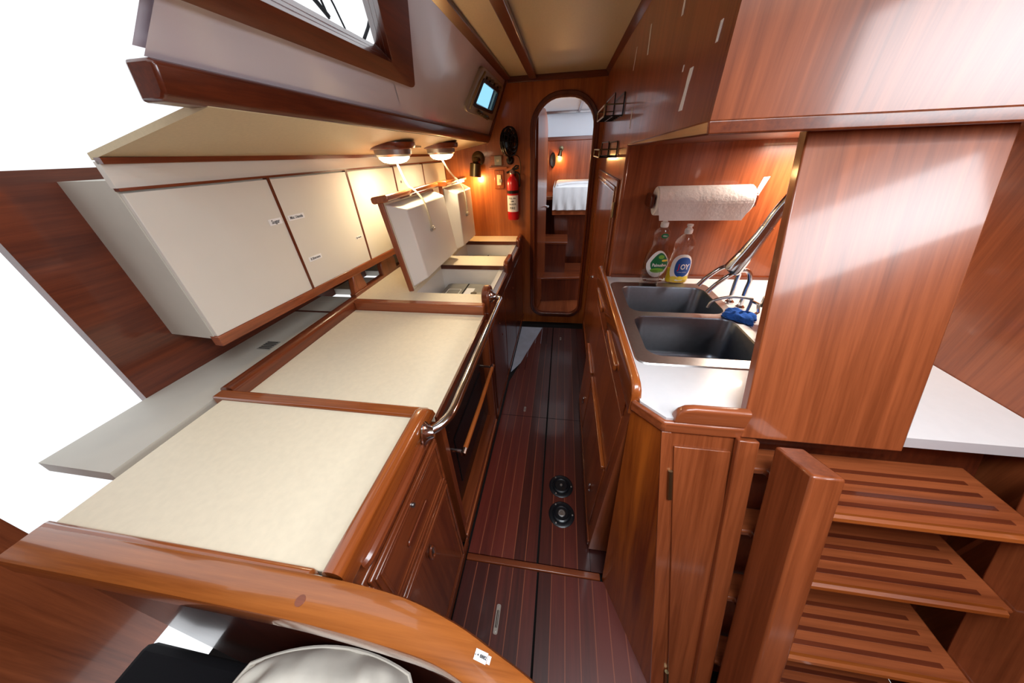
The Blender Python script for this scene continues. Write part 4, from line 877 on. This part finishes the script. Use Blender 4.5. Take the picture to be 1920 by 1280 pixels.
struct(MB().box(-.40, -.36, 3.9, 4.48, 1.62, 1.9).build('wall_corner_forward', HULLB), 'pale corner panel of the forward cabin', 'hull panel')
struct(MB().box(1.1, 1.12, YB+.03, YF, 0, 1.93).build('wall_far_side', W['mah_z']), 'wooden far side of the forward cabin', 'wall')
struct(MB().hexa([(-.62, 3.55, 1.95), (1.1, 3.55, 1.95), (1.1, YF+.13, 1.88), (-.62, YF+.13, 1.88)], [(-.62, 3.55, 1.965), (1.1, 3.55, 1.965), (1.1, YF+.13, 1.895), (-.62, YF+.13, 1.895)]).build('ceiling_forward', HULLB), 'pale ceiling of the forward cabin', 'ceiling')
struct(MB().box(.13, .155, 3.6, YF+.06, 1.87, 1.95).build('trim_14', W['trim_y']), 'thin batten on the forward ceiling', 'batten')
st1 = thing('step', (.1, 3.1, .08), 'lower wooden step just inside the doorway', 'step', 'steps to the berth'); 
MB().hexa([(-.60, 2.98, .08), (.6, 3.16, .08), (.6, 3.55, .08), (-.60, 3.55, .08)], [(-.60, 2.98, .33), (.6, 3.16, .33), (.6, 3.55, .33), (-.60, 3.55, .33)]).build('riser', W['deep_z'], st1)
MB().hexa([(-.60, 2.96, .33), (.6, 3.14, .33), (.6, 3.55, .33), (-.60, 3.55, .33)], [(-.60, 2.96, .352), (.6, 3.14, .352), (.6, 3.55, .352), (-.60, 3.55, .352)]).build('tread', W['trim_x'], st1, bevel=.004)
st2 = thing('step', (.0, 3.3, .352), 'upper wooden step below the berth', 'step', 'steps to the berth')
MB().box(-.60, .06, 3.22, 3.55, .352, .66).build('riser', W['deep_z'], st2)
MB().box(-.60, .075, 3.20, 3.55, .66, .682).build('tread', W['trim_x'], st2, bevel=.004)
bd = thing('berth', (.4, 3.9, .08), 'raised berth with a white-sheeted mattress in the forward cabin', 'berth')
MB().hexa([(-.03, 3.68, .08), (1.05, 3.68, .08), (1.05, 4.48, .08), (-.03, 4.48, .08)], [(-.09, 3.60, .93), (1.05, 3.60, .93), (1.05, 4.48, .93), (-.09, 4.48, .93)]).build('base', W['deep_z'], bd)
MB().box(-.11, 1.05, 3.57, 4.48, .88, .935).build('front_board', W['mah_x'], bd, bevel=.005)
loops = []
for z, g in ((.930, .004), (.95, 0), (1.04, .006), (1.12, .004), (1.148, .012), (1.160, .03)):
    ring_ = []
    for i_, (a, b) in enumerate(rr(-.10+g, 1.05-g, 3.565+g, 4.48-g, .04, 3)): ring_.append((a, b, z))
    loops.append(ring_)
MB().loft(loops).build('mattress', SHEET, bd, angle=60)
def drape(u, v):
    x = -.105+.70*u; z = 1.156-.22*v; f = .010*math.sin(u*46+1.3*math.sin(v*3))*(v**.7)+.006*math.sin(u*90+v*4)*v
    return (x, 3.558-.010*v+f, z)
MB().grid(drape, 60, 8).grid(lambda u, v: (drape(0, v)[0]-.002+.004*math.sin(u*20)*v, 3.56+.9*u, drape(0, v)[2]), 20, 8).build('sheet_skirt', SHEET, bd, flip=False, angle=80)
MB().tube(smooth_path([(-.06, 3.62, 1.168), (.05, 3.8, 1.172), (.2, 3.9, 1.17), (.32, 3.84, 1.172)], 6), .012, 8).build('sheet_fold', SHEET, bd)
bl_ = thing('berth_lamp', (-.06, YF, 1.45), 'small glowing reading lamp on the berth wall', 'lamp')
MB().lathe([(.03, 0), (.03, .008), (.012, .014)], (-.05, YF, 1.50), (0, -1, 0), 14).tube([(-.05, YF-.01, 1.50), (-.055, YF-.06, 1.47)], .008, 8).lathe([(.012, .04), (.030, -.03), (.027, -.03), (.0, .03)], (-.06, YF-.065, 1.45), (.2, 0, 1), 14, cap=False).build('shade', BRONZE, bl_)
MB().lathe([(0, -.04), (.02, -.035), (.026, -.026)], (-.06, YF-.065, 1.45), (.2, 0, 1), 14, cap=False).build('bulb_glass', WARMG, bl_)
d = bpy.data.lights.new('berth_bulb', 'POINT'); d.energy = 2.5; d.color = (1.0, .58, .2); d.shadow_soft_size = .03
b = bpy.data.objects.new('bulb', d); COL.objects.link(b); b.parent = bl_; b.location = (-.005, -.07, -.06)
ch = thing('corner_cupboard', (-.35, 4.3, .68), 'wooden corner cupboard with louvres beside the berth', 'cupboard')
MB().box(-.58, -.20, 4.22, 4.49, 1.25, 1.58).build('body', W['mah_z'], ch)
lo_ = MB().box(-.30, -.225, 4.205, 4.22, 1.27, 1.55).build('louvre_panel', IVORY, ch)
for k in range(8): MB().box(-.295, -.23, 4.198, 4.206, 1.285+k*.032, 1.303+k*.032).build('slat', W['trim_x'], lo_)
MB().box(-.58, -.115, 3.98, 4.49, .98, 1.02).build('ledge', W['mah_x'], ch, bevel=.004)
tag(MB().lathe([(.085, 0), (.085, .02), (.07, .03), (.0, .022)], (-.150, YF-.001, 1.38), (0, -1, 0), 24, sx=.45, cap=False).build('round_speaker', BLACK), 'black oval speaker on the berth wall beside the lamp', 'speaker')
